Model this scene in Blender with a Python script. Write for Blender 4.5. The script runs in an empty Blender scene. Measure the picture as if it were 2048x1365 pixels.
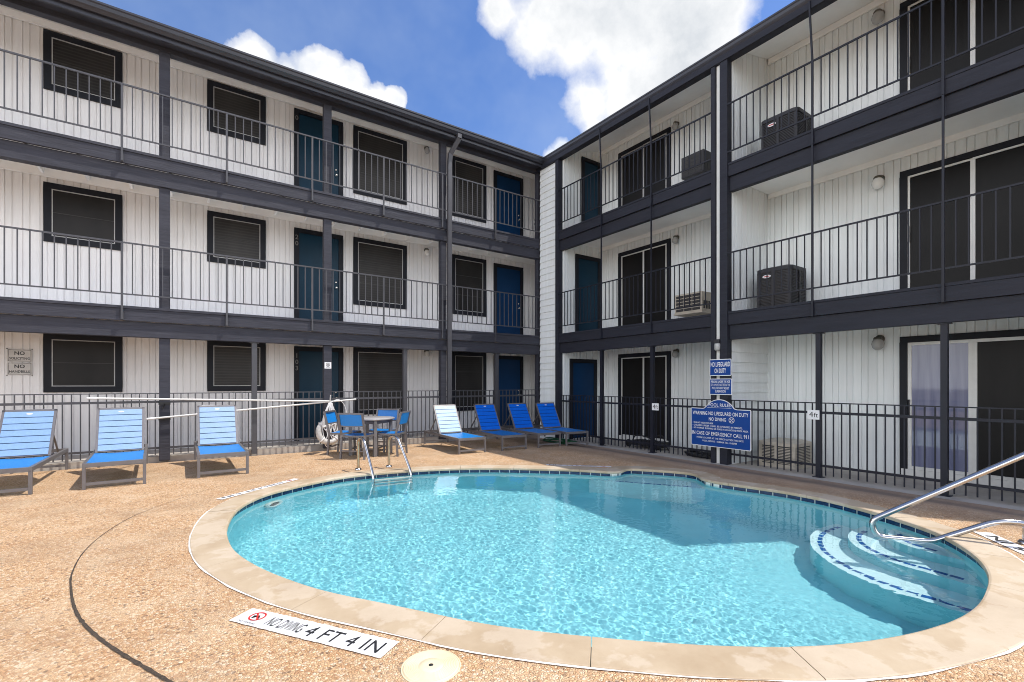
import bpy, bmesh, math, random
from mathutils import Vector, Matrix, noise
from mathutils.geometry import delaunay_2d_cdt
random.seed(7)
R = math.radians
S = bpy.context.scene
COL = S.collection

# ------------------------------------------------------------------ materials
def new_mat(name):
    m = bpy.data.materials.new(name); m.use_nodes = True
    nt = m.node_tree
    return m, nt, nt.nodes['Principled BSDF'], nt.nodes['Material Output']

def node(nt, t, **kw):
    n = nt.nodes.new(t)
    for k, v in kw.items(): setattr(n, k, v)
    return n

def coords(nt, scale=(1, 1, 1)):
    g = node(nt, 'ShaderNodeNewGeometry')
    mp = node(nt, 'ShaderNodeMapping'); mp.inputs['Scale'].default_value = scale
    nt.links.new(g.outputs['Position'], mp.inputs['Vector'])
    return mp.outputs['Vector']

def ramp(nt, fac, stops, interp='LINEAR'):
    r = node(nt, 'ShaderNodeValToRGB'); cr = r.color_ramp; cr.interpolation = interp
    while len(cr.elements) < len(stops): cr.elements.new(.5)
    for e, (p, c) in zip(cr.elements, stops):
        e.position = p; e.color = (*c, 1) if len(c) == 3 else c
    nt.links.new(fac, r.inputs['Fac'])
    return r.outputs['Color']

def noise_fac(nt, vec, scale, detail=4, rough=.55):
    n = node(nt, 'ShaderNodeTexNoise'); n.inputs['Scale'].default_value = scale
    n.inputs['Detail'].default_value = detail; n.inputs['Roughness'].default_value = rough
    nt.links.new(vec, n.inputs['Vector'])
    return n.outputs['Fac']

def mixc(nt, fac, a, b, mode='MIX'):
    n = node(nt, 'ShaderNodeMix', data_type='RGBA', blend_type=mode)
    L = nt.links
    for k, v in ((0, fac), (6, a), (7, b)):
        if hasattr(v, 'is_output'): L.new(v, n.inputs[k])
        else: n.inputs[k].default_value = v if k == 0 else (*v, 1)
    return n.outputs[2]

def math_(nt, op, a, b=None, c=None, clamp=False):
    n = node(nt, 'ShaderNodeMath', operation=op, use_clamp=clamp)
    for k, v in enumerate((a, b, c)):
        if v is None: continue
        if hasattr(v, 'is_output'): nt.links.new(v, n.inputs[k])
        else: n.inputs[k].default_value = v
    return n.outputs[0]

def bump(nt, h, strength, dist=.01):
    b = node(nt, 'ShaderNodeBump'); b.inputs['Strength'].default_value = strength
    b.inputs['Distance'].default_value = dist
    nt.links.new(h, b.inputs['Height'])
    return b.outputs['Normal']

def paint(name, col, rough=.55, vary=.12, scale=3.0, stretch=(1, 1, 1), metallic=0.0, bmp=0, bscale=40, spec=.5, dirt=None):
    """painted surface: soft uneven tone, optional brush or grain bump"""
    m, nt, p, o = new_mat(name)
    v = coords(nt, stretch)
    f = noise_fac(nt, v, scale, 6, .65)
    lo = tuple(c * (1 - vary) for c in col); hi = tuple(min(1, c * (1 + vary)) for c in col)
    c = ramp(nt, f, [(.3, lo), (.7, hi)])
    if dirt:
        f2 = noise_fac(nt, v, scale * 2.3, 8, .7)
        k = ramp(nt, f2, [(.55, (0, 0, 0)), (.75, (1, 1, 1))])
        c = mixc(nt, math_(nt, 'MULTIPLY', k, dirt[0]), c, dirt[1])
    nt.links.new(c, p.inputs['Base Color'])
    p.inputs['Roughness'].default_value = rough; p.inputs['Metallic'].default_value = metallic
    p.inputs['Specular IOR Level'].default_value = spec
    if bmp:
        nt.links.new(bump(nt, noise_fac(nt, v, bscale, 4), bmp), p.inputs['Normal'])
    return m

M = {}
def wall_mat(name, col):
    """white painted siding with faint vertical runs of grime"""
    m, nt, p, o = new_mat(name)
    v = coords(nt, (6, 6, .35)); f = noise_fac(nt, v, 1.6, 6, .65)
    c = ramp(nt, f, [(.3, tuple(x * .88 for x in col)), (.65, col)])
    f2 = noise_fac(nt, coords(nt), .9, 4)
    c = mixc(nt, math_(nt, 'MULTIPLY', ramp(nt, f2, [(.45, (0, 0, 0)), (.8, (1, 1, 1))]), .18), c, (.55, .53, .50))
    nt.links.new(c, p.inputs['Base Color']); p.inputs['Roughness'].default_value = .6
    p.inputs['Specular IOR Level'].default_value = .3
    nt.links.new(bump(nt, noise_fac(nt, coords(nt, (30, 30, 4)), 3, 5), .12), p.inputs['Normal'])
    return m
M['siding'] = wall_mat('white siding paint', (.85, .84, .835))
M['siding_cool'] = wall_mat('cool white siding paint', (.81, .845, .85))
M['ceiling'] = paint('ceiling paint', (.86, .86, .85), .7, .05, 1.2)
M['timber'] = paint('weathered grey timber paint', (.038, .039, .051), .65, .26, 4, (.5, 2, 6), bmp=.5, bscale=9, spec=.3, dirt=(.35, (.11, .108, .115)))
M['timber_shaded'] = paint('shaded grey timber paint', (.020, .0215, .031), .6, .18, 3, (2, .5, 5), bmp=.3, bscale=9, spec=.25, dirt=(.3, (.05, .05, .055)))  # same timber paint, darkened to hold the shade on the right wing
M['gutter'] = paint('dark gutter enamel', (.030, .032, .043), .38, .12, 3, metallic=.1)
M['trim'] = paint('charcoal window trim', (.014, .0155, .021), .5, .15, 5, spec=.18)
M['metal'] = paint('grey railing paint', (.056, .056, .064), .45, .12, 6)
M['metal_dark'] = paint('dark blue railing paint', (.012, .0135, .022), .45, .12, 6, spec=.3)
def screen_mat():
    m, nt, p, o = new_mat('solar screen mesh')
    oi = node(nt, 'ShaderNodeObjectInfo'); rnd = oi.outputs['Random']
    v = coords(nt, (1, 1, .5)); f = noise_fac(nt, v, 1.3, 4)
    c = ramp(nt, f, [(.3, (.011, .0105, .0105)), (.7, (.030, .028, .0265))])
    w = node(nt, 'ShaderNodeTexWave', wave_type='BANDS', bands_direction='Z'); w.inputs['Scale'].default_value = 5.5; w.inputs['Distortion'].default_value = .8
    nt.links.new(coords(nt), w.inputs['Vector'])
    bl = math_(nt, 'MULTIPLY', ramp(nt, w.outputs['Fac'], [(.55, (0, 0, 0)), (.8, (1, 1, 1))]), math_(nt, 'MULTIPLY', math_(nt, 'SUBTRACT', rnd, .35, clamp=True), .34))
    c = mixc(nt, bl, c, (.075, .070, .064))
    sc = node(nt, 'ShaderNodeVectorMath', operation='SCALE'); nt.links.new(c, sc.inputs[0]); nt.links.new(math_(nt, 'MULTIPLY_ADD', rnd, .9, .6), sc.inputs['Scale'])
    nt.links.new(sc.outputs[0], p.inputs['Base Color']); p.inputs['Roughness'].default_value = .38; p.inputs['Specular IOR Level'].default_value = .22
    return m
M['screen'] = screen_mat()
M['screen_dark'] = paint('dark door screen', (.013, .0125, .0128), .35, .4, 1.0, (1, 1, .3), spec=.14)
M['alu'] = paint('white aluminium frame', (.70, .70, .68), .4, .06, 6)
M['alu_dull'] = paint('grey screen frame', (.42, .42, .42), .4, .08, 6)
M['door'] = paint('teal blue door paint', (.005, .030, .056), .4, .1, 2.5, spec=.18)
M['door_navy'] = paint('navy blue door paint', (.003, .030, .090), .4, .1, 2.5, spec=.18)
M['chrome'] = paint('worn steel', (.62, .60, .57), .22, .08, 9, metallic=1.0)
M['steel'] = paint('stainless rail', (.50, .50, .50), .17, .06, 14, metallic=1.0)
M['steel_stained'] = paint('stained steel', (.42, .33, .23), .30, .22, 22, metallic=.9)
M['sling'] = paint('blue sling fabric', (.003, .185, .56), .42, .07, 30, bmp=.25, bscale=420, spec=.6)
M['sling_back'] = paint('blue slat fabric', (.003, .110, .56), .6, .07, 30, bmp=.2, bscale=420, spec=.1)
M['sling_glare'] = paint('sun glare blue slat fabric', (.165, .290, .49), .45, .08, 30, bmp=.2, bscale=420, spec=.8)  # glare on the sunlit backs put into the fabric colour
M['sling_bright_glare'] = paint('bright glare blue slat fabric', (.20, .36, .55), .4, .08, 30, bmp=.2, bscale=420, spec=1.0)  # stronger painted glare for the lounger by the table
_p = M['sling_back'].node_tree.nodes['Principled BSDF']; _p.inputs['Coat Weight'].default_value = .0; _p.inputs['Coat Roughness'].default_value = .42; _p.inputs['Coat IOR'].default_value = 1.9
M['gap'] = paint('dark slat gap', (.008, .02, .06), .7)
M['frame'] = paint('taupe furniture frame', (.150, .140, .142), .4, .12, 8, metallic=.3)
M['table'] = paint('grey table top', (.30, .29, .29), .45, .12, 6)
M['white'] = paint('white plastic', (.66, .65, .62), .4, .06, 5)
M['rope'] = paint('white rope', (.74, .73, .72), .8, .15, 60)
M['ring'] = paint('weathered ring buoy', (.52, .505, .48), .55, .2, 9)
M['sign_blue'] = paint('blue sign face', (.004, .052, .25), .4, .06, 4, spec=.25)
M['sign_white'] = paint('white sign face', (.80, .80, .80), .4, .05, 5)
M['sign_grey'] = paint('brushed sign face', (.56, .54, .51), .4, .08, 6)
M['ink'] = paint('black ink', (.012, .012, .013), .6, .1, 10)
M['red'] = paint('red ink', (.55, .025, .02), .5, .1, 10)
M['black'] = paint('black rubber', (.012, .012, .013), .55, .2, 10)
M['green'] = paint('green hose', (.012, .12, .045), .45, .2, 10)
M['unit_dark'] = paint('dark unit casing', (.020, .020, .025), .5, .12, 6)
M['unit_beige'] = paint('beige unit casing', (.50, .45, .37), .5, .14, 5)
M['unit_grille'] = paint('dark unit grille', (.035, .033, .033), .6, .15, 9)  # plain dark tone for grilles, coils and sash bars
M['globe'] = paint('opal glass globe', (.78, .78, .75), .12, .04, 8)
M['globe_grey'] = paint('dusty glass globe', (.40, .40, .39), .15, .08, 8)
M['bronze'] = paint('tarnished lamp fitting', (.13, .12, .10), .4, .2, 12, metallic=.6)
M['shingle'] = paint('roof shingles', (.04, .04, .045), .8, .3, 8)
M['number'] = paint('brass number', (.14, .135, .13), .4, .1, 12)
M['wood_floor'] = paint('walkway decking', (.55, .54, .53), .7, .1, 3)

def glass_door():
    m, nt, p, o = new_mat('sliding door glass')
    v = coords(nt, (1, 4, .25)); f = noise_fac(nt, v, 2.2, 3)
    c = ramp(nt, f, [(.35, (.12, .135, .23)), (.65, (.22, .235, .34))])  # lavender tint carries painted reflection and the light curtain behind
    nt.links.new(c, p.inputs['Base Color']); p.inputs['Roughness'].default_value = .04
    p.inputs['Specular IOR Level'].default_value = .5; p.inputs['IOR'].default_value = 1.5
    return m
M['glass'] = glass_door()

def concrete(name, col, dark):
    m, nt, p, o = new_mat(name)
    v = coords(nt); f = noise_fac(nt, v, 2.2, 8, .65)
    c = ramp(nt, f, [(.3, dark), (.62, col)])
    g = noise_fac(nt, v, 90, 3)
    c = mixc(nt, math_(nt, 'MULTIPLY', g, .35), c, tuple(x * .7 for x in col))
    nt.links.new(c, p.inputs['Base Color']); p.inputs['Roughness'].default_value = .85
    nt.links.new(bump(nt, g, .3, .004), p.inputs['Normal'])
    return m
M['concrete'] = concrete('walkway concrete', (.50, .46, .41), (.34, .30, .26))

def coping_mat():
    m, nt, p, o = new_mat('sandstone coping')
    v = coords(nt)
    f = noise_fac(nt, v, 1.9, 5, .6)
    base = ramp(nt, f, [(.32, (.36, .265, .165)), (.52, (.45, .35, .235)), (.7, (.50, .405, .29))])
    # chalky lime bloom in hard edged tide marks
    w = noise_fac(nt, v, 2.7, 6, .62)
    bloom = ramp(nt, w, [(.50, (0, 0, 0)), (.545, (1, 1, 1)), (.66, (.9, .9, .9)), (.74, (.25, .25, .25))])
    c = mixc(nt, math_(nt, 'MULTIPLY', bloom, .22), base, (.72, .65, .56))
    d = noise_fac(nt, v, 7, 7, .7)
    c = mixc(nt, math_(nt, 'MULTIPLY', ramp(nt, d, [(.58, (0, 0, 0)), (.8, (1, 1, 1))]), .5), c, (.33, .22, .12))
    g = noise_fac(nt, v, 130, 2)
    c = mixc(nt, math_(nt, 'MULTIPLY', g, .25), c, (.35, .27, .18))
    nt.links.new(c, p.inputs['Base Color']); p.inputs['Roughness'].default_value = .8
    nt.links.new(bump(nt, g, .25, .003), p.inputs['Normal'])
    return m
M['coping'] = coping_mat()
M['grout'] = paint('white grout', (.78, .74, .69), .8, .12, 14, bmp=.3, bscale=60)

def deck_mat():
    """exposed aggregate: small pebbles of cream, tan, rust and dark stone in pale mortar"""
    m, nt, p, o = new_mat('exposed aggregate deck')
    g = node(nt, 'ShaderNodeNewGeometry'); pos = g.outputs['Position']
    wob = node(nt, 'ShaderNodeTexNoise'); wob.inputs['Scale'].default_value = 45
    nt.links.new(pos, wob.inputs['Vector'])
    vm = node(nt, 'ShaderNodeVectorMath', operation='MULTIPLY_ADD')
    nt.links.new(wob.outputs['Color'], vm.inputs[0]); vm.inputs[1].default_value = (.012, .012, .012)
    nt.links.new(pos, vm.inputs[2])
    def vor(scale, feat='F1'):
        n = node(nt, 'ShaderNodeTexVoronoi', feature=feat); n.inputs['Scale'].default_value = scale
        n.inputs['Randomness'].default_value = 1
        nt.links.new(vm.outputs[0], n.inputs['Vector'])
        return n
    a = vor(72); e = vor(72, 'DISTANCE_TO_EDGE'); b = vor(140)
    sep = node(nt, 'ShaderNodeSeparateColor'); nt.links.new(a.outputs['Color'], sep.inputs[0])
    stone = ramp(nt, sep.outputs[0], [(.0, (.62, .42, .235)), (.16, (.74, .54, .32)), (.32, (.54, .315, .15)), (.47, (.84, .68, .47)),
                                      (.62, (.66, .43, .225)), (.74, (.88, .77, .60)), (.84, (.45, .235, .105)), (.90, (.24, .155, .10)), (.925, (.72, .50, .28))], 'CONSTANT')
    sb = node(nt, 'ShaderNodeSeparateColor'); nt.links.new(b.outputs['Color'], sb.inputs[0])
    fine = ramp(nt, sb.outputs[1], [(0, (.60, .43, .26)), (.4, (.76, .58, .37)), (.75, (.50, .33, .185)), (.93, (.20, .14, .10))], 'CONSTANT')
    c = mixc(nt, .28, stone, fine)
    spk = vor(38); ss = node(nt, 'ShaderNodeSeparateColor'); nt.links.new(spk.outputs['Color'], ss.inputs[0])
    dk = math_(nt, 'MULTIPLY', math_(nt, 'GREATER_THAN', ss.outputs[0], .86), math_(nt, 'LESS_THAN', spk.outputs['Distance'], .36))
    c = mixc(nt, math_(nt, 'MULTIPLY', dk, .75), c, (.13, .085, .055))
    pit = ramp(nt, e.outputs['Distance'], [(.0, (1, 1, 1)), (.13, (0, 0, 0))])
    c = mixc(nt, math_(nt, 'MULTIPLY', pit, .6), c, (.30, .19, .105))
    c = mixc(nt, 1.0, c, (.97, .87, .80), 'MULTIPLY')
    # weathering: broad stains, rusty run-off beside the right hand walkway; painted shade last
    st = noise_fac(nt, pos, .75, 6, .62)
    c = mixc(nt, math_(nt, 'MULTIPLY', ramp(nt, st, [(.46, (0, 0, 0)), (.68, (1, 1, 1))]), .6), c, (.36, .235, .14))
    st2 = noise_fac(nt, pos, 2.6, 5, .6)
    c = mixc(nt, math_(nt, 'MULTIPLY', ramp(nt, st2, [(.45, (0, 0, 0)), (.7, (1, 1, 1))]), .28), c, (.82, .66, .46))
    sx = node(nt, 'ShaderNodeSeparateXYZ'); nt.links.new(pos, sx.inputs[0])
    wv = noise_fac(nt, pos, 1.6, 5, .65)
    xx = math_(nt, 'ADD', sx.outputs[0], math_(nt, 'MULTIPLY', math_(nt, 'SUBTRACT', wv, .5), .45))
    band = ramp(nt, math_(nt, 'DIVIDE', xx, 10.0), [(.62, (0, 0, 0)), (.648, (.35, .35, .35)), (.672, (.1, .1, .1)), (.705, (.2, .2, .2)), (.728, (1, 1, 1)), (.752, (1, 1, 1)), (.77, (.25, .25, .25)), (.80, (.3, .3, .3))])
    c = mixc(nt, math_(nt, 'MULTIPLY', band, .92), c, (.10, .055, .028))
    grey = ramp(nt, math_(nt, 'DIVIDE', sx.outputs[0], 10.0), [(.60, (0, 0, 0)), (.72, (1, 1, 1))])  # building shade painted into the deck colour towards the right
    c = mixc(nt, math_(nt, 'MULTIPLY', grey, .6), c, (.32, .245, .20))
    nt.links.new(c, p.inputs['Base Color']); p.inputs['Roughness'].default_value = .78
    hgt = math_(nt, 'ADD', ramp(nt, e.outputs['Distance'], [(0, (0, 0, 0)), (.3, (1, 1, 1))]), math_(nt, 'MULTIPLY', sep.outputs[2], .6))
    nt.links.new(bump(nt, hgt, .9, .006), p.inputs['Normal'])
    return m
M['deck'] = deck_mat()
M['ground'] = concrete('bare ground', (.36, .30, .22), (.22, .17, .12))

def plaster_mat():
    m, nt, p, o = new_mat('pool plaster')
    v = coords(nt); f = noise_fac(nt, v, 3.5, 6, .6)
    c = ramp(nt, f, [(.3, (.27, .62, .68)), (.7, (.34, .70, .755))])
    g = noise_fac(nt, v, 60, 3)
    c = mixc(nt, math_(nt, 'MULTIPLY', g, .25), c, (.22, .55, .63))
    nt.links.new(c, p.inputs['Base Color']); p.inputs['Roughness'].default_value = .7
    return m
M['plaster'] = plaster_mat()
M['step'] = paint('white step plaster', (.70, .83, .84), .7, .06, 6)
M['tile'] = paint('navy waterline tile', (.006, .024, .085), .25, .4, 9)
M['tile_blue'] = paint('blue step tile', (.010, .11, .36), .3, .25, 14)

def water_mat():
    m, nt, p, o = new_mat('pool water')
    nt.nodes.remove(p)
    g = node(nt, 'ShaderNodeBsdfGlass'); g.inputs['IOR'].default_value = 1.333
    g.inputs['Roughness'].default_value = 0; g.inputs['Color'].default_value = (.91, .985, .995, 1)
    nt.links.new(g.outputs[0], o.inputs['Surface'])
    return m
M['water'] = water_mat()

# ------------------------------------------------------------------ mesh helpers
class MB:
    def __init__(s): s.v = []; s.f = []; s.sm = []
    def add(s, vs, fs, smooth=False):
        n = len(s.v); s.v += [tuple(x) for x in vs]
        s.f += [tuple(i + n for i in f) for f in fs]; s.sm += [smooth] * len(fs)
        return s
    def box(s, x0, x1, y0, y1, z0, z1):
        if x0 > x1: x0, x1 = x1, x0
        if y0 > y1: y0, y1 = y1, y0
        return s.add([(x, y, z) for x in (x0, x1) for y in (y0, y1) for z in (z0, z1)],
                     [(0, 1, 3, 2), (4, 6, 7, 5), (0, 4, 5, 1), (2, 3, 7, 6), (0, 2, 6, 4), (1, 5, 7, 3)])
    def bar(s, p0, p1, w, t, up=(0, 0, 1)):
        """rectangular bar from p0 to p1, w across, t along up"""
        p0, p1 = Vector(p0), Vector(p1); d = (p1 - p0).normalized(); up = Vector(up)
        if abs(d.dot(up)) > .98: up = Vector((0, 1, 0))
        a = d.cross(up).normalized(); b = a.cross(d).normalized()
        vs = [p + a * (i * w / 2) + b * (j * t / 2) for p in (p0, p1) for i, j in ((-1, -1), (1, -1), (1, 1), (-1, 1))]
        return s.add(vs, [(0, 1, 2, 3), (7, 6, 5, 4), (0, 4, 5, 1), (1, 5, 6, 2), (2, 6, 7, 3), (3, 7, 4, 0)])
    def tube(s, pts, r, n=10, closed=False, cap=True):
        pts = [Vector(p) for p in pts]; m = len(pts); vs = []; ref = None
        for i, p in enumerate(pts):
            if closed: t = pts[(i + 1) % m] - pts[i - 1]
            else: t = pts[min(i + 1, m - 1)] - pts[max(i - 1, 0)]
            t.normalize()
            if ref is None:
                ref = Vector((0, 0, 1)) if abs(t.z) < .9 else Vector((1, 0, 0))
            a = t.cross(ref)
            if a.length < 1e-4: a = t.orthogonal()
            a.normalize(); b = t.cross(a).normalized(); ref = -b if False else ref - t * ref.dot(t)
            if ref.length < 1e-4: ref = b
            ref.normalize()
            a = t.cross(ref).normalized()
            rr = r[i] if isinstance(r, (list, tuple)) else r
            vs += [p + (ref * math.cos(2 * math.pi * k / n) + a * math.sin(2 * math.pi * k / n)) * rr for k in range(n)]
        fs = []
        for i in range(m if closed else m - 1):
            j = (i + 1) % m
            fs += [(i * n + k, i * n + (k + 1) % n, j * n + (k + 1) % n, j * n + k) for k in range(n)]
        s.add(vs, fs, True)
        if cap and not closed:
            s.add(vs[:n], [tuple(range(n))[::-1]]); s.add(vs[-n:], [tuple(range(n))])
        return s
    def lathe(s, prof, c, n=20, axis='z'):
        vs = []
        for r, h in prof:
            for k in range(n):
                a = 2 * math.pi * k / n; x, y = r * math.cos(a), r * math.sin(a)
                q = {'z': (x, y, h), 'x': (h, x, y), 'y': (x, h, y)}[axis]
                vs.append((c[0] + q[0], c[1] + q[1], c[2] + q[2]))
        fs = [(i * n + k, i * n + (k + 1) % n, (i + 1) * n + (k + 1) % n, (i + 1) * n + k) for i in range(len(prof) - 1) for k in range(n)]
        s.add(vs, fs, True); m = len(prof)
        if prof[0][0] > 1e-5: s.add(vs[:n], [tuple(range(n))])
        if prof[-1][0] > 1e-5: s.add(vs[-n:], [tuple(range(n))])
        return s
    def prism(s, poly, z0, z1):
        n = len(poly)
        vs = [(x, y, z0) for x, y in poly] + [(x, y, z1) for x, y in poly]
        return s.add(vs, [tuple(range(n))[::-1], tuple(range(n, 2 * n))] + [(i, (i + 1) % n, n + (i + 1) % n, n + i) for i in range(n)])
    def under_eave(s, z0, x0, m):
        s.v = [(x, y, min(z, z0 + m * max(x - x0, 0)) if z > 7 else z) for x, y, z in s.v]; return s
    def build(s, name, mat, parent=None, bevel=0, recalc=True):
        me = bpy.data.meshes.new(name); me.from_pydata(s.v, [], s.f); me.update()
        bm = bmesh.new(); bm.from_mesh(me)
        if recalc: bmesh.ops.recalc_face_normals(bm, faces=bm.faces)
        if bevel:
            bmesh.ops.remove_doubles(bm, verts=bm.verts, dist=1e-5)
            bmesh.ops.bevel(bm, geom=[e for e in bm.edges if len(e.link_faces) == 2 and e.calc_face_angle(0) > .6], offset=bevel, segments=2, affect='EDGES', profile=.6)
        bm.to_mesh(me); bm.free()
        if not bevel:
            me.polygons.foreach_set('use_smooth', s.sm)
        me.materials.append(M[mat] if isinstance(mat, str) else mat)
        o = bpy.data.objects.new(name, me); COL.objects.link(o)
        if parent: o.parent = parent
        return o

def tag(o, label=None, cat=None, group=None, kind=None):
    for k, v in (('label', label), ('category', cat), ('group', group), ('kind', kind)):
        if v: o[k] = v
    return o
def empty(name, loc=(0, 0, 0), rz=0, **kw):
    o = bpy.data.objects.new(name, None); COL.objects.link(o); o.empty_display_size = .1
    o.location = loc; o.rotation_euler.z = rz
    return tag(o, **kw)
def dup(o, parent=None):
    c = o.copy(); COL.objects.link(c)
    if parent: c.parent = parent
    for ch in list(o.children): dup(ch, c)
    return c

def text_mesh(name, s, mat, origin, right, up, width=None, height=None, parent=None, bold=.0, align='LEFT', lift=.002):
    """flat lettering as mesh; origin is the lower left (or centre) of the line"""
    cu = bpy.data.curves.new('lettering', 'FONT'); cu.body = s; cu.offset = 0 if '4' in s else bold * .45; cu.space_character = 1.04; cu.resolution_u = 3
    ob = bpy.data.objects.new('lettering', cu); COL.objects.link(ob)
    dg = bpy.context.evaluated_depsgraph_get(); dg.update()
    me = bpy.data.meshes.new_from_object(ob.evaluated_get(dg))
    bpy.data.objects.remove(ob); bpy.data.curves.remove(cu)
    xs = [v.co.x for v in me.vertices]; ys = [v.co.y for v in me.vertices]
    x0, x1, y0, y1 = min(xs), max(xs), min(ys), max(ys)
    sy = height / (y1 - y0) if height else None
    sx = width / (x1 - x0) if width else sy
    if sy is None: sy = sx
    r = Vector(right).normalized(); u = Vector(up).normalized(); n = r.cross(u)
    off = {'LEFT': 0, 'CENTER': -.5, 'RIGHT': -1}[align] * (x1 - x0)
    for v in me.vertices:
        v.co = Vector(origin) + r * ((v.co.x - x0 + off) * sx) + u * ((v.co.y - y0) * sy) + n * lift
    me.materials.clear(); me.materials.append(M[mat])
    me.name = name
    o = bpy.data.objects.new(name, me); COL.objects.link(o)
    if parent: o.parent = parent
    return o

def arc(c, a0, a1, r, n, plane):
    """points of an arc in the plane (e1, e2)"""
    e1, e2 = Vector(plane[0]), Vector(plane[1])
    return [Vector(c) + e1 * (r * math.cos(a0 + (a1 - a0) * i / n)) + e2 * (r * math.sin(a0 + (a1 - a0) * i / n)) for i in range(n + 1)]
def fillet(pts, r, n=6):
    """round the corners of a 3D polyline"""
    pts = [Vector(p) for p in pts]; out = [pts[0]]
    for i in range(1, len(pts) - 1):
        a, b, c = pts[i - 1], pts[i], pts[i + 1]
        rr = r[i - 1] if isinstance(r, (list, tuple)) else r
        d0 = (a - b); d1 = (c - b); k = min(rr, d0.length * .49, d1.length * .49)
        p0 = b + d0.normalized() * k; p1 = b + d1.normalized() * k
        for j in range(n + 1):
            t = j / n; out.append(p0 * (1 - t) ** 2 + b * 2 * t * (1 - t) + p1 * t * t)
    return out + [pts[-1]]

def catmull(P, k=4, closed=True):
    out = []; n = len(P)
    for i in range(n if closed else n - 1):
        if closed: p0, p1, p2, p3 = (Vector(P[(i + j - 1) % n]) for j in range(4))
        else: p0, p1, p2, p3 = (Vector(P[min(max(i + j - 1, 0), n - 1)]) for j in range(4))
        for j in range(k):
            t = j / k
            out.append(.5 * ((2 * p1) + (p2 - p0) * t + (2 * p0 - 5 * p1 + 4 * p2 - p3) * t * t + (3 * p1 - p0 - 3 * p2 + p3) * t ** 3))
    if not closed: out.append(Vector(P[-1]))
    return out
def offset(poly, d):
    """outward offset of a clockwise closed outline"""
    n = len(poly); out = []
    for i in range(n):
        t = (poly[(i + 1) % n] - poly[i - 1]).normalized()
        out.append(poly[i] + Vector((-t.y, t.x)) * d)
    return out
def inside(p, poly):
    x, y = p[0], p[1]; c = False; n = len(poly); j = n - 1
    for i in range(n):
        a, b = poly[i], poly[j]
        if (a[1] > y) != (b[1] > y) and x < (b[0] - a[0]) * (y - a[1]) / (b[1] - a[1]) + a[0]: c = not c
        j = i
    return c

# ------------------------------------------------------------------ pool, deck, walkways
ZW = -.055
OUT = catmull([(.34, 4.55), (.36, 5.1), (.50, 5.75), (.78, 6.25), (1.15, 6.55), (1.6, 6.78), (2.05, 6.90), (2.75, 6.83), (3.5, 6.58), (4.1, 6.2),
               (4.55, 5.8), (5.0, 5.37), (5.22, 5.07), (5.34, 4.95), (5.48, 4.93), (5.62, 4.98), (5.74, 4.95), (5.95, 4.66), (6.12, 4.38), (6.15, 4.18),
               (6.06, 4.03), (5.94, 3.88), (5.91, 3.65), (6.0, 3.2), (6.06, 2.8), (6.02, 2.35), (5.88, 1.95), (5.7, 1.58), (5.5, 1.3), (5.25, 1.1),
               (4.95, .93), (4.6, .81), (4.2, .75), (3.8, .735), (3.4, .79), (3.0, .91), (2.6, 1.1), (2.2, 1.39), (1.8, 1.76), (1.4, 2.2),
               (1.03, 2.75), (.74, 3.2), (.52, 3.7), (.39, 4.15)], 4)
N = len(OUT)
pool = empty('swimming_pool', (3.2, 3.8, 0), label='curved turquoise swimming pool with sandstone coping and corner steps', cat='swimming pool')
def pool_part(mb, name, mat, parent=None):
    o = mb.build(name, mat, parent or pool)
    if not parent: o.matrix_parent_inverse = Matrix.Translation((-3.2, -3.8, 0))
    return o
def rings(prof, poly=OUT):
    vs = []; fs = []
    for d, z in prof:
        vs += [(p.x, p.y, z) for p in offset(poly, d)]
    n = len(poly)
    for k in range(len(prof) - 1):
        fs += [(k * n + i, k * n + (i + 1) % n, (k + 1) * n + (i + 1) % n, (k + 1) * n + i) for i in range(n)]
    return vs, fs
mb = MB(); vs, fs = rings([(.05, -.02), (.05, -1.0), (.02, -1.14), (-.06, -1.23), (-.18, -1.27)]); mb.add(vs, fs, True)
fl = [(p.x, p.y, -1.27) for p in offset(OUT, -.18)]
mb.add(fl, [tuple(range(N))], True)
basin = pool_part(mb, 'basin', 'plaster')
# coping stones with narrow joints, cut from the outline
mb = MB(); W = .27
prof = [(.052, -.024), (.006, -.024), (0, -.018), (0, .000), (.004, .009), (.016, .014), (W - .006, .012), (W, .008), (W, -.03)]
seg = 5; k = 0
offs = [offset(OUT, d) for d, z in prof]
def lerp_off(j, t): # t in outline index units
    i = int(math.floor(t)) % N; f = t - math.floor(t)
    return offs[j][i].lerp(offs[j][(i + 1) % N], f)
lens = [(OUT[(i + 1) % N] - OUT[i]).length for i in range(N)]
cum = [0]
for l in lens: cum.append(cum[-1] + l)
tot = cum[-1]
def at_len(s):
    s %= tot
    for i in range(N):
        if cum[i + 1] >= s: return i + (s - cum[i]) / max(lens[i], 1e-9)
    return 0
nst = 21; pos = 0.35
edges_ = [pos + tot * i / nst + random.uniform(-.12, .12) for i in range(nst)]
for i in range(nst):
    a = edges_[i] + .002; b = (edges_[i + 1] if i < nst - 1 else edges_[0] + tot) - .002
    m = 14; vs = []; dz = random.uniform(-.002, .002)
    for q in range(m + 1):
        t = at_len(a + (b - a) * q / m)
        for j, (d, z) in enumerate(prof):
            p = lerp_off(j, t); vs.append((p.x, p.y, z + dz))
    n = len(prof)
    mb.add(vs, [(q * n + j, q * n + j + 1, (q + 1) * n + j + 1, (q + 1) * n + j) for q in range(m) for j in range(n - 1)])
    mb.add(vs[:n], [tuple(range(n))]); mb.add(vs[-n:], [tuple(range(n))])
pool_part(mb, 'coping', 'coping')
mb = MB()
o1, o2 = offset(OUT, W - .012), offset(OUT, W)
rag = [W + max(.001, .009 + .017 * noise.noise(Vector((i * .35, 3, 1))) + .008 * (random.random() - .3)) for i in range(N)]
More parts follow.
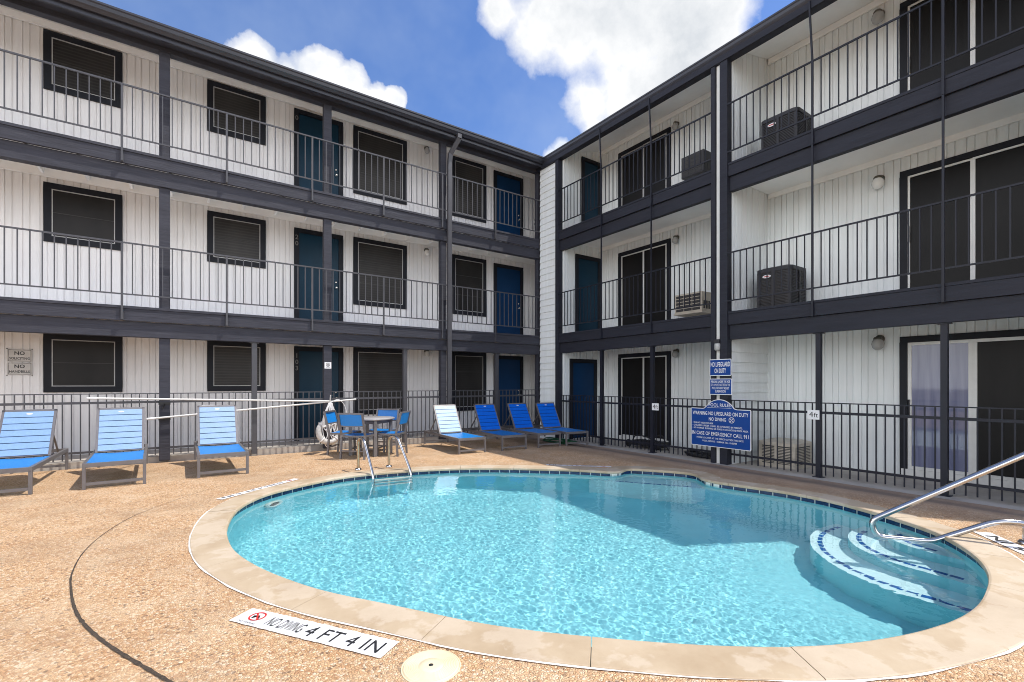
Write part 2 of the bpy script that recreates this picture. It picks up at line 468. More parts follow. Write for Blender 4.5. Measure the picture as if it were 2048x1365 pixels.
o3 = [OUT[i] + (o2[i] - OUT[i]).normalized() * rag[i] for i in range(N)]
vs = [(p.x, p.y, .0055) for p in o2] + [(p.x, p.y, .0055) for p in o3]
mb.add(vs, [(i, (i + 1) % N, N + (i + 1) % N, N + i) for i in range(N)])
pool_part(mb, 'grout_line', 'grout')
# waterline tiles: navy rectangles on pale grout
mb = MB(); vs, fs = rings([(.046, -.022), (.046, -.15)]); mb.add(vs, fs)
band = pool_part(mb, 'waterline_band', 'grout')
mb = MB(); o4 = offset(OUT, .043)
def ln(poly, t):
    i = int(math.floor(t)) % N; f = t - math.floor(t); return poly[i].lerp(poly[(i + 1) % N], f)
nt_ = int(tot / .155)
for i in range(nt_):
    a, b = i * tot / nt_ + .005, (i + 1) * tot / nt_ - .005
    p, q = ln(o4, at_len(a)), ln(o4, at_len(b))
    mb.add([(p.x, p.y, -.026), (q.x, q.y, -.026), (q.x, q.y, -.14), (p.x, p.y, -.14)], [(0, 1, 2, 3)])
pool_part(mb, 'waterline_tiles', 'tile')
# corner steps: nested treads, each with a dashed line of blue tile
LINES = [(-.30, [(6.5, 1.60), (6.03, 1.59), (5.69, 1.61), (5.47, 1.50), (5.38, 1.29), (5.37, 1.08), (5.36, .5)]),
         (-.55, [(6.6, 1.80), (6.10, 1.88), (5.60, 1.91), (5.27, 1.75), (5.10, 1.46), (5.06, 1.18), (5.04, .96), (5.02, .4)]),
         (-.80, [(6.8, 2.05), (6.20, 2.18), (5.62, 2.24), (5.17, 2.08), (4.88, 1.80), (4.73, 1.46), (4.70, 1.14), (4.69, .9), (4.68, .3)])]
for z, L in LINES:
    c = catmull(L, 8, False)
    n = len(c); e = []
    for i in range(n):
        t = (c[min(i + 1, n - 1)] - c[max(i - 1, 0)]).normalized(); e.append(c[i] + Vector((t.y, -t.x)) * .085)
    mid = sum((Vector(p) for p in L), Vector((0, 0))) / len(L); anchor = Vector((5.9, 1.0))
    if (e[n // 2] - anchor).length < (c[n // 2] - anchor).length:
        e = [2 * c[i] - e[i] for i in range(n)]
    poly = [(p.x, p.y) for p in e] + [(6.6, .3), (6.9, 1.0)]
    m_ = len(poly); nb = MB()
    vs = [(x, y, z) for x, y in poly] + [(x, y, -1.28) for x, y in poly]
    nb.add(vs, [tuple(range(m_))] + [(i, i + 1, m_ + i + 1, m_ + i) for i in range(n - 1)])
    st = pool_part(nb, 'step', 'step'); st.data.materials.append(M['plaster'])
    for pf in st.data.polygons: pf.material_index = 0 if abs(pf.normal.z) > .7 else 1  # risers take the darker plaster as painted shade, treads stay white
    tb = MB(); ds = 0
    cl = catmull(L, 40, False); acc = 0; start = None; run = []
    for i in range(len(cl) - 1):
        acc += (cl[i + 1] - cl[i]).length; run.append(cl[i])
        if acc > .098:
            t = (run[-1] - run[0]).normalized(); nn = Vector((-t.y, t.x)) * .021
            if inside(run[0], OUT) and inside(run[-1], OUT):
                a, b = run[0] + t * .005, run[-1] - t * .005
                tb.add([(p.x, p.y, z + .003) for p in (a - nn, b - nn, b + nn, a + nn)], [(0, 1, 2, 3)])
            run = []; acc = 0
    tb.build('tile_line', 'tile_blue', st)
# swim-out seat on the far side
sp = [(5.10, 5.245), (6.13, 3.67), (6.6, 3.9), (6.4, 5.3), (5.4, 5.4)]
nb = MB(); m_ = len(sp)
nb.add([(x, y, -.42) for x, y in sp] + [(x, y, -1.28) for x, y in sp], [tuple(range(m_)), (0, 1, m_ + 1, m_)])
seat = pool_part(nb, 'seat_ledge', 'step')
tb = MB(); a, b = Vector((5.30, 4.99)), Vector((5.98, 3.95)); nn = Vector((.84, .545)) * .03
for i in range(8):
    p, q = a.lerp(b, .05 + .86 * (i + .06) / 8), a.lerp(b, .05 + .86 * (i + .94) / 8)
    tb.add([(w.x, w.y, -.417) for w in (p + nn * .2, q + nn * .2, q + nn * 1.4, p + nn * 1.4)], [(0, 1, 2, 3)])
tb.build('tile_line', 'tile_blue', seat)
# round underwater light ring on the left wall
i0 = min(range(N), key=lambda i: (OUT[i] - Vector((.93, 6.40))).length)
t = (OUT[i0 + 1] - OUT[i0 - 1]).normalized(); nrm = Vector((t.y, -t.x, 0)); wp = offset(OUT, .05)[i0]
fit = MB(); e1 = Vector((t.x, t.y, 0)); c0 = Vector((wp.x, wp.y, -.42))
fit.tube([c0 + nrm * .03 + (e1 * math.cos(a) + Vector((0, 0, 1)) * math.sin(a)) * .10 for a in [2 * math.pi * k / 24 for k in range(24)]], .028, 8, closed=True)
fitting = pool_part(fit, 'pool_light', 'white')
lens_ = MB(); lens_.add([c0 + nrm * .035 + (e1 * math.cos(a) + Vector((0, 0, 1)) * math.sin(a)) * .085 for a in [2 * math.pi * k / 24 for k in range(24)]], [tuple(range(24))])
lens_.build('light_lens', 'unit_grille', fitting).matrix_parent_inverse = Matrix.Translation((0, 0, 0))

# water: a finely rippled sheet
def ripple(x, y):
    v = noise.noise(Vector((x * 2.2, y * 2.2, 1.3))) * .0016
    v += noise.noise(Vector((x * 7.1 + 3, y * 6.5, 4.1))) * .0008
    v += noise.noise(Vector((x * 22 + y * 4, y * 19 + 7, 8.7))) * .00055
    v += noise.noise(Vector((x * 41 + 5, y * 38, 2.2))) * .00020
    k = min(max((x - 3.9) / 1.0, 0), 1) * min(max((2.9 - y) / 1.0, 0), 1)
    return v * (1 - .84 * k)
RES = .0072
wo = offset(OUT, .04)
minx, maxx, miny, maxy = min(p.x for p in wo), max(p.x for p in wo), min(p.y for p in wo), max(p.y for p in wo)
nx, ny = int((maxx - minx) / RES) + 1, int((maxy - miny) / RES) + 1
# scanline spans of the outline
rows = []
for j in range(ny + 1):
    y = miny + j * RES; xs = []
    for i in range(N):
        a, b = wo[i], wo[(i + 1) % N]
        if (a.y > y) != (b.y > y): xs.append(a.x + (y - a.y) / (b.y - a.y) * (b.x - a.x))
    rows.append(sorted(xs))
def in_row(j, x):
    return sum(1 for q in rows[j] if q < x) % 2 == 1
idx = {}; wv = []; wf = []
ok = [[in_row(j, minx + i * RES) for i in range(nx + 1)] for j in range(ny + 1)]
def vid(i, j):
    k = (i, j)
    if k not in idx:
        x, y = minx + i * RES, miny + j * RES
        idx[k] = len(wv); wv.append((x, y, ZW + ripple(x, y)))
    return idx[k]
for j in range(ny):
    for i in range(nx):
        if ok[j][i] and ok[j][i + 1] and ok[j + 1][i] and ok[j + 1][i + 1]:
            wf.append((vid(i, j), vid(i + 1, j), vid(i + 1, j + 1), vid(i, j + 1)))
wm = MB(); wm.add(wv, wf, True)
water = wm.build('water', 'water', recalc=False); tag(water, 'clear rippling blue pool water', 'water', kind='structure')
water.cycles.is_caustics_caster = True

def zdeck(x, y):
    t = min(max((x - 6.6) / 1.2, 0), 1)
    return -.112 * t * t * (3 - 2 * t)
hole = offset(OUT, .25)
ring = [(-14, -9), (7.83, -9), (7.83, 10.16), (8.2, 10.16), (8.2, 10.46), (-14, 10.46)]
pts = [Vector(p) for p in ring] + [Vector((p.x, p.y)) for p in hole]
ed = [(i, (i + 1) % 6) for i in range(6)] + [(6 + i, 6 + (i + 1) % N) for i in range(N)]
for gx in [6.62 + .12 * k for k in range(10)]:
    for gy in [-8 + .5 * k for k in range(36)]:
        if not inside((gx, gy), hole): pts.append(Vector((gx, gy)))
r_ = delaunay_2d_cdt(pts, ed, [], 0, 1e-5)
dv, df = r_[0], r_[2]
keep = []
for f in df:
    c = sum((dv[i] for i in f), Vector((0, 0))) / len(f)
    if inside(c, ring) and not inside(c, hole): keep.append(f)
mb = MB(); mb.add([(v.x, v.y, zdeck(v.x, v.y)) for v in dv], keep, True)
mb.add([(7.83, -9, -.112), (7.83, 10.16, -.112), (7.83, 10.16, -.2), (7.83, -9, -.2)], [(0, 1, 2, 3)])
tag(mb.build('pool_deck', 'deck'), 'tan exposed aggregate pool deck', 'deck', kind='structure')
# curved open joint in the deck
J = catmull([(.62, 7.35), (.25, 7.02), (-.092, 6.55), (-.374, 6.08), (-.54, 5.55), (-.62, 5.015), (-.62, 4.5), (-.576, 4.139), (-.51, 3.78), (-.43, 3.49), (-.303, 3.161), (-.133, 2.80), (.02, 2.50), (.3, 2.05), (.7, 1.5), (1.3, .9)], 10, False)
vs = []
for i, p in enumerate(J):
    t = (J[min(i + 1, len(J) - 1)] - J[max(i - 1, 0)]).normalized(); nn = Vector((-t.y, t.x))
    w = (.002 + .006 * min(max((i - 45) / 45, 0), 1)) * (1 + .8 * noise.noise(Vector((i * .7, 0, 5)))) + (.001 if i > 30 else 0)
    vs += [(p.x + nn.x * w, p.y + nn.y * w, .004), (p.x - nn.x * w, p.y - nn.y * w, .004)]
mb = MB(); mb.add(vs, [(2 * i, 2 * i + 1, 2 * i + 3, 2 * i + 2) for i in range(len(J) - 1)])
M['joint'] = paint('joint filler', (.045, .032, .022), .9, .6, 60, dirt=(.6, (.30, .22, .14)))
tag(mb.build('deck_joint', 'joint'), 'dark curved expansion joint in the deck', 'joint', kind='structure')
mb = MB(); mb.box(7.78, 9.5, -9, 9.45, -.4, -.122)
tag(mb.build('walkway', 'concrete'), 'grey concrete walkway along the right wing', 'walkway', kind='structure')
mb = MB(); mb.box(-14, 9.6, 10.44, 11.6, -.3, .045)
tag(mb.build('walkway', 'concrete'), 'concrete walkway along the left wing', 'walkway', kind='structure')
mb = MB(); mb.add([(-300, -300, -1.6), (300, -300, -1.6), (300, 300, -1.6), (-300, 300, -1.6)], [(0, 1, 2, 3)])
tag(mb.build('ground', 'ground'), 'bare ground around the buildings', 'ground', kind='structure')

# ------------------------------------------------------------------ buildings
def grooved(axis, fixed, a0, a1, z0, z1, face, pitch=.1085, w=.017, dp=.017):
    """sheet siding with narrow vertical grooves; face = sign of the outward normal"""
    pr = [(a0, 0)]; a = a0 + .05; k = 0
    while a < a1 - .05:
        d = -dp * face
        pr += [(a, 0), (a + .003, d), (a + w - .003, d), (a + w, 0)]
        a += pitch * (1 + (.16 if k % 2 else -.16)); k += 1
    pr.append((a1, 0))
    P = (lambda a, d, z: (a, fixed + d, z)) if axis == 'x' else (lambda a, d, z: (fixed + d, a, z))
    mb = MB(); n = len(pr)
    mb.add([P(a, d, z0) for a, d in pr] + [P(a, d, z1) for a, d in pr], [(i, i + 1, n + i + 1, n + i) for i in range(n - 1)])
    return mb
def lap(axis, fixed, a0, a1, z0, z1, face, h=.17, dp=.024):
    P = (lambda a, d, z: (a, fixed + d, z)) if axis == 'x' else (lambda a, d, z: (fixed + d, a, z))
    pr = []; z = z0
    while z < z1 - .01:
        zz = min(z + h, z1); pr += [(dp * face, z), (.001 * face, zz)]; z = zz
    n = len(pr); mb = MB()
    mb.add([P(a0, d, z) for d, z in pr] + [P(a1, d, z) for d, z in pr], [(i, i + 1, n + i + 1, n + i) for i in range(n - 1)])
    return mb

LW = empty('apartment_building', (3, 11.5, 0), label='left white three storey apartment wing with long railed walkways and grey timber posts', cat='apartment building')
RW = empty('apartment_building', (9.42, 4.5, 0), label='right white three storey apartment wing with recessed balconies and sliding glass doors', cat='apartment building')
INV = {LW: Matrix.Translation((-3, -11.5, 0)), RW: Matrix.Translation((-9.42, -4.5, 0))}
def part(mb, name, mat, par, bevel=0):
    o = mb.build(name, mat, par, bevel)
    if par in INV: o.matrix_parent_inverse = INV[par]
    return o
def bx(*a): return MB().box(*a)

F3, F2 = 5.25, 2.62
X0 = -9.0
# --- left wing shell
w = grooved('x', 11.5, X0, 9.6, -.05, 7.75, -1); w.box(X0, 9.6, 11.52, 11.7, -.05, 7.7)
w.box(X0, X0 + .1, 11.7, 19, 0, 7.7).box(X0, 16, 18.9, 19, 0, 7.7)
part(w, 'wall', 'siding', LW)
part(grooved('y', 9.58, 9.5, 11.5, -.05, 7.75, -1), 'wall', 'siding', LW)
for f in (F2, F3):
    m_ = bx(X0, 8.17, 10.205, 10.25, f - .235, f - .035); m_.box(X0, 8.18, 10.19, 10.252, f - .034, f + .012); part(m_, 'fascia_board', 'timber', LW, .004)
    part(bx(X0, 8.17, 10.252, 10.40, f - .50, f - .237), 'beam', 'timber', LW, .006)
    part(bx(X0, 9.58, 10.25, 11.5, f - .075, f - .005), 'walkway_deck', 'ceiling', LW)
    x = X0 + .3
    while x < 8.2:
        if x > -3.6: part(bx(x, x + .042, 10.40, 11.455, f - .25, f - .076), 'joist', 'ceiling', LW)
        x += .61
    part(bx(X0, 9.58, 11.455, 11.488, f - .30, f - .077), 'ledger', 'ceiling', LW)
def slab(pts, t):
    m_ = MB(); n = len(pts)
    return m_.add(list(pts) + [(x, y, z + t) for x, y, z in pts], [tuple(range(n))[::-1], tuple(range(n, 2 * n))] + [(i, (i + 1) % n, n + (i + 1) % n, n + i) for i in range(n)])
part(slab([(X0, 10.425, 7.40), (9.58, 10.425, 7.40), (9.58, 11.5, 7.70), (X0, 11.5, 7.70)], .02), 'ceiling', 'ceiling', LW)
part(bx(X0, 9.58, 11.455, 11.488, 7.55, 7.68), 'ledger', 'ceiling', LW)
part(bx(X0, 8.17, 10.28, 10.42, 7.12, 7.50), 'roof_beam', 'timber', LW)
part(bx(X0, 8.05, 10.0, 10.035, 7.15, 7.35), 'roof_fascia', 'gutter', LW)
part(bx(X0, 8.05, 10.036, 10.279, 7.21, 7.23), 'soffit', 'timber', LW)
def gutter(prof, axis, a0, a1, b0, b1):
    """profile points (outward, z); mitred ends a0/b0 give the start/end as functions of outward offset"""
    n = len(prof); vs = []
    for q in (0, 1):
        for d, z in prof:
            vs.append((a0 + b0 * d if q == 0 else a1 + b1 * d, d, z) if axis == 'x' else (d, a0 + b0 * d if q == 0 else a1 + b1 * d, z))
    m_ = MB(); m_.add(vs, [(i, (i + 1) % n, n + (i + 1) % n, n + i) for i in range(n)]); m_.add(vs[:n], [tuple(range(n))]); m_.add(vs[n:], [tuple(range(n))])
    return m_
GP = [(9.998, 7.36), (9.998, 7.215), (9.95, 7.215), (9.925, 7.25), (9.905, 7.27), (9.895, 7.32), (9.875, 7.335), (9.875, 7.365), (9.89, 7.365), (9.9, 7.345)]
part(gutter(GP, 'x', X0, -1.935, 0, 1), 'gutter', 'gutter', LW)
rf = MB(); rf.add([(X0 - .3, 9.90, 7.375), (8.0, 9.90, 7.375), (12.5, 14.4, 8.56), (X0 - .3, 14.4, 8.56), (X0 - .3, 19.2, 7.3), (17, 19.2, 7.3)], [(0, 1, 2, 3), (3, 2, 5, 4)])
part(rf, 'roof', 'shingle', LW)
# downspout with an offset elbow
dsp = MB(); pp = [(5.42, 9.94, 7.24), (5.42, 9.94, 7.14), (5.28, 10.115, 6.80), (5.265, 10.125, 6.6), (5.255, 10.125, .04)]
for a, b in zip(pp, pp[1:]): dsp.bar(a, b, .10, .075, (0, 1, 0))
part(dsp, 'downspout', 'metal', LW)
for x in (-2.97, -.222, 2.52, 5.19, 8.10):
    ww = .155 if x < 8 else .10
    for z0, z1 in ((-.02, F2 - .50), (F2 - .004, F3 - .50), (F3 - .004, 7.12)):
        part(bx(x - ww / 2, x + ww / 2, 10.285, 10.41, z0, z1), 'post', 'timber', LW, .006)
for x in (1.17, 4.22, 6.73):
    p_ = bx(x - .045, x + .045, 10.29, 10.37, -.02, F2 - .505); p_.box(x - .08, x + .08, 10.275, 10.39, F2 - .515, F2 - .503)
    part(p_, 'steel_post', 'metal', LW)
RP = [-3.77, -2.29, -.79, .705, 2.19, 3.67, 5.10, 6.60, 8.06]
for f in (F2, F3):
    rl = MB(); rl.box(-6, 8.12, 10.155, 10.185, f + 1.045, f + 1.068); rl.box(-6, 8.12, 10.16, 10.18, f + .19, f + .212)
    for a, b in zip(RP, RP[1:]):
        for k in range(1, 11):
            x = a + (b - a) * k / 11; rl.box(x - .0075, x + .0075, 10.1625, 10.1775, f + .21, f + 1.05)
    ro = part(rl, 'railing', 'metal', LW)
    for x in RP:
        p_ = bx(x - .015, x + .015, 10.157, 10.187, f - .22, f + 1.046); p_.box(x - .02, x + .02, 10.187, 10.206, f - .23, f - .10)
        p_.build('railing_post', 'metal', ro)

# --- windows and doors of the left wing (trim proud of the wall, screen inside it)
def trim_ring(mk, a0, a1, z0, z1, t, d0, d1):
    """mk(a0,a1,z0,z1,d0,d1) adds a box in the wall plane"""
    mk(a0, a1, z1 - t, z1, d0, d1); mk(a0, a1, z0, z0 + t, d0, d1)
    mk(a0, a0 + t, z0 + t, z1 - t, d0, d1); mk(a1 - t, a1, z0 + t, z1 - t, d0, d1)
def mkL(mb): return lambda a0, a1, z0, z1, d0, d1: mb.box(a0, a1, 11.5 - d1, 11.5 - d0, z0, z1)
def mkR(mb): return lambda a0, a1, z0, z1, d0, d1: mb.box(9.42 - d1, 9.42 - d0, a0, a1, z0, z1)
def mkE(mb): return lambda a0, a1, z0, z1, d0, d1: mb.box(a0, a1, 9.27 - d1, 9.27 - d0, z0, z1)
def window(a0, a1, z0, z1, sash):
    m_ = MB(); trim_ring(mkL(m_), a0, a1, z0, z1, .105, .002, .035)
    wn = part(m_, 'window', 'trim', LW, .004)
    s_ = MB(); mkL(s_)(a0 + .107, a1 - .107, z0 + .107, z1 - .107, .003, .016)
    s_.build('window_screen', 'screen', wn)
    fr = MB(); trim_ring(mkL(fr), a0 + .106, a1 - .106, z0 + .106, z1 - .106, .014, .017, .030)
    fr.build('screen_frame', 'alu_dull', wn)
    for k in sash:
        b_ = MB(); z = z0 + (z1 - z0) * k; mkL(b_)(a0 + .122, a1 - .122, z, z + .012, .0165, .021)
        b_.build('sash_bar', 'unit_grille', wn)
for f in (.0, F2, F3):
    d = 0 if f == 0 else 0.01
    zt = (2.213, 4.857, 7.525)[0 if f == 0 else (1 if f == F2 else 2)]
    window(-1.955, -.885, zt - 1.04, zt, (.5,)); window(.455, 1.52, zt - 1.04, zt, (.5,))
    window(-4.9, -3.83, zt - 1.04, zt, (.5,))
    zt -= .015; window(3.40, 4.745, zt - 1.62, zt, (.33, .66)); window(6.035, 7.13, zt - 1.62, zt, (.33, .66))
def knob(par, p, axis, n):
    k = MB(); k.lathe([(.026, 0), (.026, .006 * n), (.012, .012 * n), (.012, .035 * n), (.028, .045 * n), (.028, .06 * n), (.012, .07 * n)], p, 12, axis)
    k.build('door_knob', 'chrome', par)
    MB().lathe([(.024, 0), (.024, .014 * n), (.008, .02 * n)], (p[0], p[1], p[2] + .13), 12, axis).build('deadbolt', 'chrome', par)
def door(mk, par, a0, a1, z0, z1, mat, knob_a, axis='y', plane=11.5):
    m_ = MB(); g = mk(m_); t = .10
    g(a0, a1, z1 - t, z1, .002, .04); g(a0, a0 + t, z0, z1 - t, .002, .04); g(a1 - t, a1, z0, z1 - t, .002, .04)
    d_ = part(m_, 'door', 'trim', par, .004)
    l_ = MB(); mk(l_)(a0 + t + .002, a1 - t - .002, z0 + .02, z1 - t - .002, .003, .018)
    l_.build('door_leaf', mat, d_)
    if knob_a is not None: knob(d_, (knob_a, plane - .018, z0 + .95), 'y', -1)
    return d_
for (x0, x1) in ((2.09, 3.155), (7.39, 8.425)):
    for z0, z1, dig in ((.045, 2.165, '103'), (F2, 4.818, '20'), (F3, 7.487, '0')):
        if x0 > 5: z1 -= .025
        d_ = door(mkL, LW, x0, x1, z0, z1, 'door' if x0 < 5 else 'door_navy', x1 - .16)
        if x0 < 5:
            for k, ch in enumerate(dig):
                text_mesh('door_number', ch, 'number', (x0 + .05, 11.459, z1 - .26 - .14 * k), (1, 0, 0), (0, 0, 1), height=.10, parent=d_, bold=.02, align='CENTER')

# --- right wing shell
G2, G3 = 2.60, 5.25
YE = .86
w = grooved('y', 9.42, YE, 9.27, -.13, 7.70, -1); w.box(9.45, 9.6, YE, 9.27, -.13, 7.70); w.add([(9.9, -1.68, -.13), (16, -1.68, -.13), (16, -1.68, 7.36), (9.9, -1.68, 7.36), (9.3, -.6, -.13), (9.3, -.6, 7.36), (9.05, .3, -.13), (9.05, .3, 7.36), (8.14, .9, -.13), (8.14, .9, 7.36)], [(0, 1, 2, 3), (4, 0, 3, 5), (6, 4, 5, 7), (8, 6, 7, 9)])  # off-frame end wall bent to stay inside the shadow-shaped roof end
part(w, 'wall', 'siding_cool', RW)
w = grooved('x', 9.27, 8.12, 9.42, -.13, 7.75, -1); w.box(8.14, 9.42, 9.29, 9.40, -.13, 7.72); part(w.under_eave(7.365, 8.14, .25), 'wall', 'siding_cool', RW)
w = lap('y', 8.05, 9.47, 10.16, -.16, 7.30, -1); w.box(8.055, 8.16, 9.41, 10.155, -.16, 7.3); part(w, 'siding_wall', 'siding_cool', RW)
w = grooved('x', 4.74, 8.14, 9.42, G2 - .1, 7.75, -1); w.box(8.14, 9.42, 4.765, 4.955, G2 - .1, 7.72)
part(w.under_eave(7.365, 8.14, .25), 'partition', 'siding_cool', RW)
w = lap('x', 4.755, 8.14, 9.42, -.13, G2 - .1, -1, h=.185); w.box(8.14, 9.42, 4.765, 4.955, -.13, G2 - .102); part(w, 'partition', 'siding_cool', RW)
w = bx(8.14, 9.42, YE, YE + .10, -.13, 7.72); part(w.under_eave(7.365, 8.14, .25), 'partition', 'siding_cool', RW)
for y0, y1 in ((4.735, 4.88), (4.975, 5.055), (9.345, 9.465)):
    part(bx(7.985, 8.135, y0, y1, -.13, 7.115), 'post', 'timber_shaded', RW, .006)
part(bx(8.03, 8.10, 4.885, 4.968, -.13, 7.115), 'conduit', 'alu', RW, .008)
bays = ((YE, 4.733), (5.057, 9.343))
for f in (G2, G3):
    for y0, y1 in bays:
        m_ = bx(8.015, 8.055, y0, y1, f - .225, f - .03); m_.box(8.005, 8.057, y0, y1, f - .029, f + .012); part(m_, 'fascia_board', 'timber_shaded', RW, .004)
        part(bx(8.057, 8.16, y0, y1, f - .485, f - .227), 'beam', 'timber_shaded', RW, .006)
        part(bx(8.057, 9.42, y0, y1, f - .10, f - .005), 'balcony_floor', 'concrete', RW)
        part(bx(8.161, 9.42, y0, y1, f - .235, f - .215), 'ceiling', 'ceiling', RW)
        cove = bx(9.385, 9.408, y0 + .01, y1 - .01, f - .33, f - .236); part(cove, 'ledger', 'ceiling', RW)
for y0, y1 in bays:
    part(slab([(8.14, y0, 7.34), (8.14, y1, 7.34), (9.42, y1, 7.66), (9.42, y0, 7.66)], .02), 'ceiling', 'ceiling', RW)
    part(bx(9.385, 9.408, y0 + .01, y1 - .01, 7.53, 7.645), 'ledger', 'ceiling', RW)
part(bx(8.0, 8.138, .80, 10.27, 7.117, 7.41), 'roof_beam', 'timber_shaded', RW)
GQ = [(7.998, 7.36), (7.998, 7.23), (7.985, 7.23), (7.965, 7.26), (7.955, 7.28), (7.95, 7.325), (7.938, 7.34), (7.938, 7.365), (7.95, 7.365), (7.955, 7.345)]
part(gutter(GQ, 'y', .78, 1.937, 0, 1), 'gutter', 'gutter', RW)
part(bx(7.972, 7.998, .78, 9.99, 7.119, 7.228), 'roof_fascia', 'timber_shaded', RW)
rf = MB(); rf.add([(7.96, .80, 7.375), (7.96, 9.94, 7.375), (12.5, 14.4, 8.56), (12.5, 3.0, 8.56), (17, -1.9, 7.3), (17, 19.2, 7.3), (8.91, .18, 7.375), (9.06, -.54, 7.375), (9.41, -1.09, 7.375), (9.8, -1.9, 7.375)], [(0, 3, 2, 1), (3, 4, 5, 2), (0, 6, 3), (6, 7, 3), (7, 8, 3), (8, 9, 3), (9, 4, 3)])  # unseen roof end shaped to cast the shadow edge on pool and deck
part(rf, 'roof', 'shingle', RW)
for y in (1.83, 3.307, 6.47, 7.93):
    p_ = bx(8.085, 8.155, y - .035, y + .035, -.12, G2 - .487); p_.box(8.06, 8.18, y - .07, y + .07, -.128, -.112)
    p_.box(8.07, 8.16, y - .07, y + .07, G2 - .50, G2 - .488); part(p_, 'steel_post', 'metal_dark', RW)
for f in (G2, G3):
    for (y0, y1), rods in zip(bays, ((1.815, 3.345), (6.40, 7.82))):
        rl = MB(); rl.box(7.985, 8.008, y0 - .01, y1 + .01, f + 1.04, f + 1.063); rl.box(7.988, 8.006, y0 - .01, y1 + .01, f + .188, f + .21)
        ys = [y0] + list(rods) + [y1]
        for a, b in zip(ys, ys[1:]):
            n = max(2, round((b - a) / .116))
            for k in range(1, n):
                y = a + (b - a) * k / n; rl.box(7.990, 8.004, y - .0072, y + .0072, f + .208, f + 1.042)
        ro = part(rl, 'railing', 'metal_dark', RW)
        for y in rods:
            p_ = MB(); p_.box(7.975, 8.0, y - .014, y + .014, f - .23, f + 1.06); p_.box(8.0, 8.015, y - .02, y + .02, f - .235, f - .08)
            top = (7.988, y, G3 - .235) if f == G2 else (7.955, y + .03, 7.228)
            p_.bar((7.988, y, f + 1.05), top, .024, .024, (0, 1, 0)); p_.build('railing_post', 'metal_dark', ro)

def slider(a0, a1, z0, z1, mats, white=True, fw=.026):
    """sliding door in dark trim: a0 < a1 along Y; the left panel as seen is at the higher Y"""
    m_ = MB(); g = mkR(m_); t = .095
    g(a0, a1, z1 - t, z1, .002, .045); g(a0, a0 + t, z0, z1 - t, .002, .045); g(a1 - t, a1, z0, z1 - t, .002, .045)
    d_ = part(m_, 'sliding_door', 'trim', RW, .004)
    b0, b1 = a0 + t + .002, a1 - t - .002; zb, zt = z0 + .11, z1 - t - .002; mid = (b0 + b1) / 2
    s_ = MB(); gs = mkR(s_); gs(a0 + .02, a1 - .02, z0, z0 + .108, .002, .05); s_.build('door_sill', 'alu', d_)
    for (p0, p1), mt, dd in (((mid - .015, b1), mats[0], .0), ((b0, mid - .016), mats[1], .016)):
        fr = MB(); trim_ring(mkR(fr), p0, p1, zb, zt, fw, .003 + dd, .028 + dd)
        f_ = fr.build('door_panel', 'alu' if white else 'alu_dull', d_)
        q = fw + .001
        pn = MB(); mkR(pn)(p0 + q, p1 - q, zb + q, zt - q, .006 + dd, .016 + dd); pn.build('pane', mt, f_)
    return d_, mid, zb, zt
for z0, z1 in ((-.121, 2.09), (G2, 4.725), (G3, 7.33)):
    slider(6.975, 8.575, z0, z1, ('screen_dark', 'screen_dark'), z0 < 5)
for z0, z1 in ((-.121, 2.07), (G2, 4.69), (G3, 7.365)):
    d_, mid, zb, zt = slider(.99, 2.655, z0, z1, ('glass' if z0 < 0 else 'screen_dark', 'screen_dark'), fw=.048 if z0 < 0 else .028)
    h_ = MB(); mkR(h_)(2.655 - .128, 2.655 - .108, z0 + .95, z0 + 1.2, .046, .07); h_.build('door_handle', 'trim' if z0 < 0 else 'alu', d_)
door(mkE, RW, 8.72, 9.415, G3, 7.345, 'door', 8.86); door(mkE, RW, 8.50, 9.415, G2, 4.735, 'door', None)
door(mkE, RW, 8.305, 9.268, -.12, 1.978, 'door_navy', None)

# ------------------------------------------------------------------ fences
def panel(axis, a0, a1, fix, zt, z2, zb, z_foot, pitch):
    mb = MB()
    B = (lambda p, q, t, z0, z1: mb.box(p, q, fix - t, fix + t, z0, z1)) if axis == 'x' else (lambda p, q, t, z0, z1: mb.box(fix - t, fix + t, p, q, z0, z1))
    B(a0, a1, .009, zt - .016, zt); B(a0, a1, .016, z2 - .019, z2 + .019); B(a0, a1, .016, zb - .017, zb + .017)
    n = max(2, round((a1 - a0) / pitch))
    for k in range(n):
        a = a0 + (a1 - a0) * (k + .5) / n; B(a - .008, a + .008, .0072, z_foot, zt - .017)
    return mb
fl_ = empty('metal_fence', (0, 10.33, 0), label='grey metal picket fence behind the left loungers and table', cat='fence')
fr_ = empty('metal_fence', (8.12, 5, -.12), label='dark blue picket fence along the right walkway, carrying the depth signs', cat='fence')
INV[fl_] = Matrix.Translation((0, -10.33, 0)); INV[fr_] = Matrix.Translation((-8.12, -5, .12))
XS = [-3.05, -1.645, -1.555, -.30, -.145, 1.125, 1.215, 2.44, 2.60, 4.175, 4.265, 5.11, 5.27, 6.685, 6.775, 8.05]
XS = [(-4.4, -3.05), (-2.89, -.30), (-.145, 1.125), (1.215, 2.44), (2.60, 4.175), (4.265, 5.11), (5.27, 6.685), (6.775, 8.05)]
for a, b in XS: part(panel('x', a, b, 10.335, 1.165, 1.01, .205, .085, .107), 'fence_panel', 'metal', fl_)
YS = [(-.9, .31), (.39, 1.79), (1.87, 3.268), (3.346, 4.733), (5.057, 6.43), (6.51, 7.89), (7.97, 9.343)]
for a, b in YS: part(panel('y', a, b, 8.12, 1.037, .88, .062, -.085, .109), 'fence_panel', 'metal_dark', fr_)

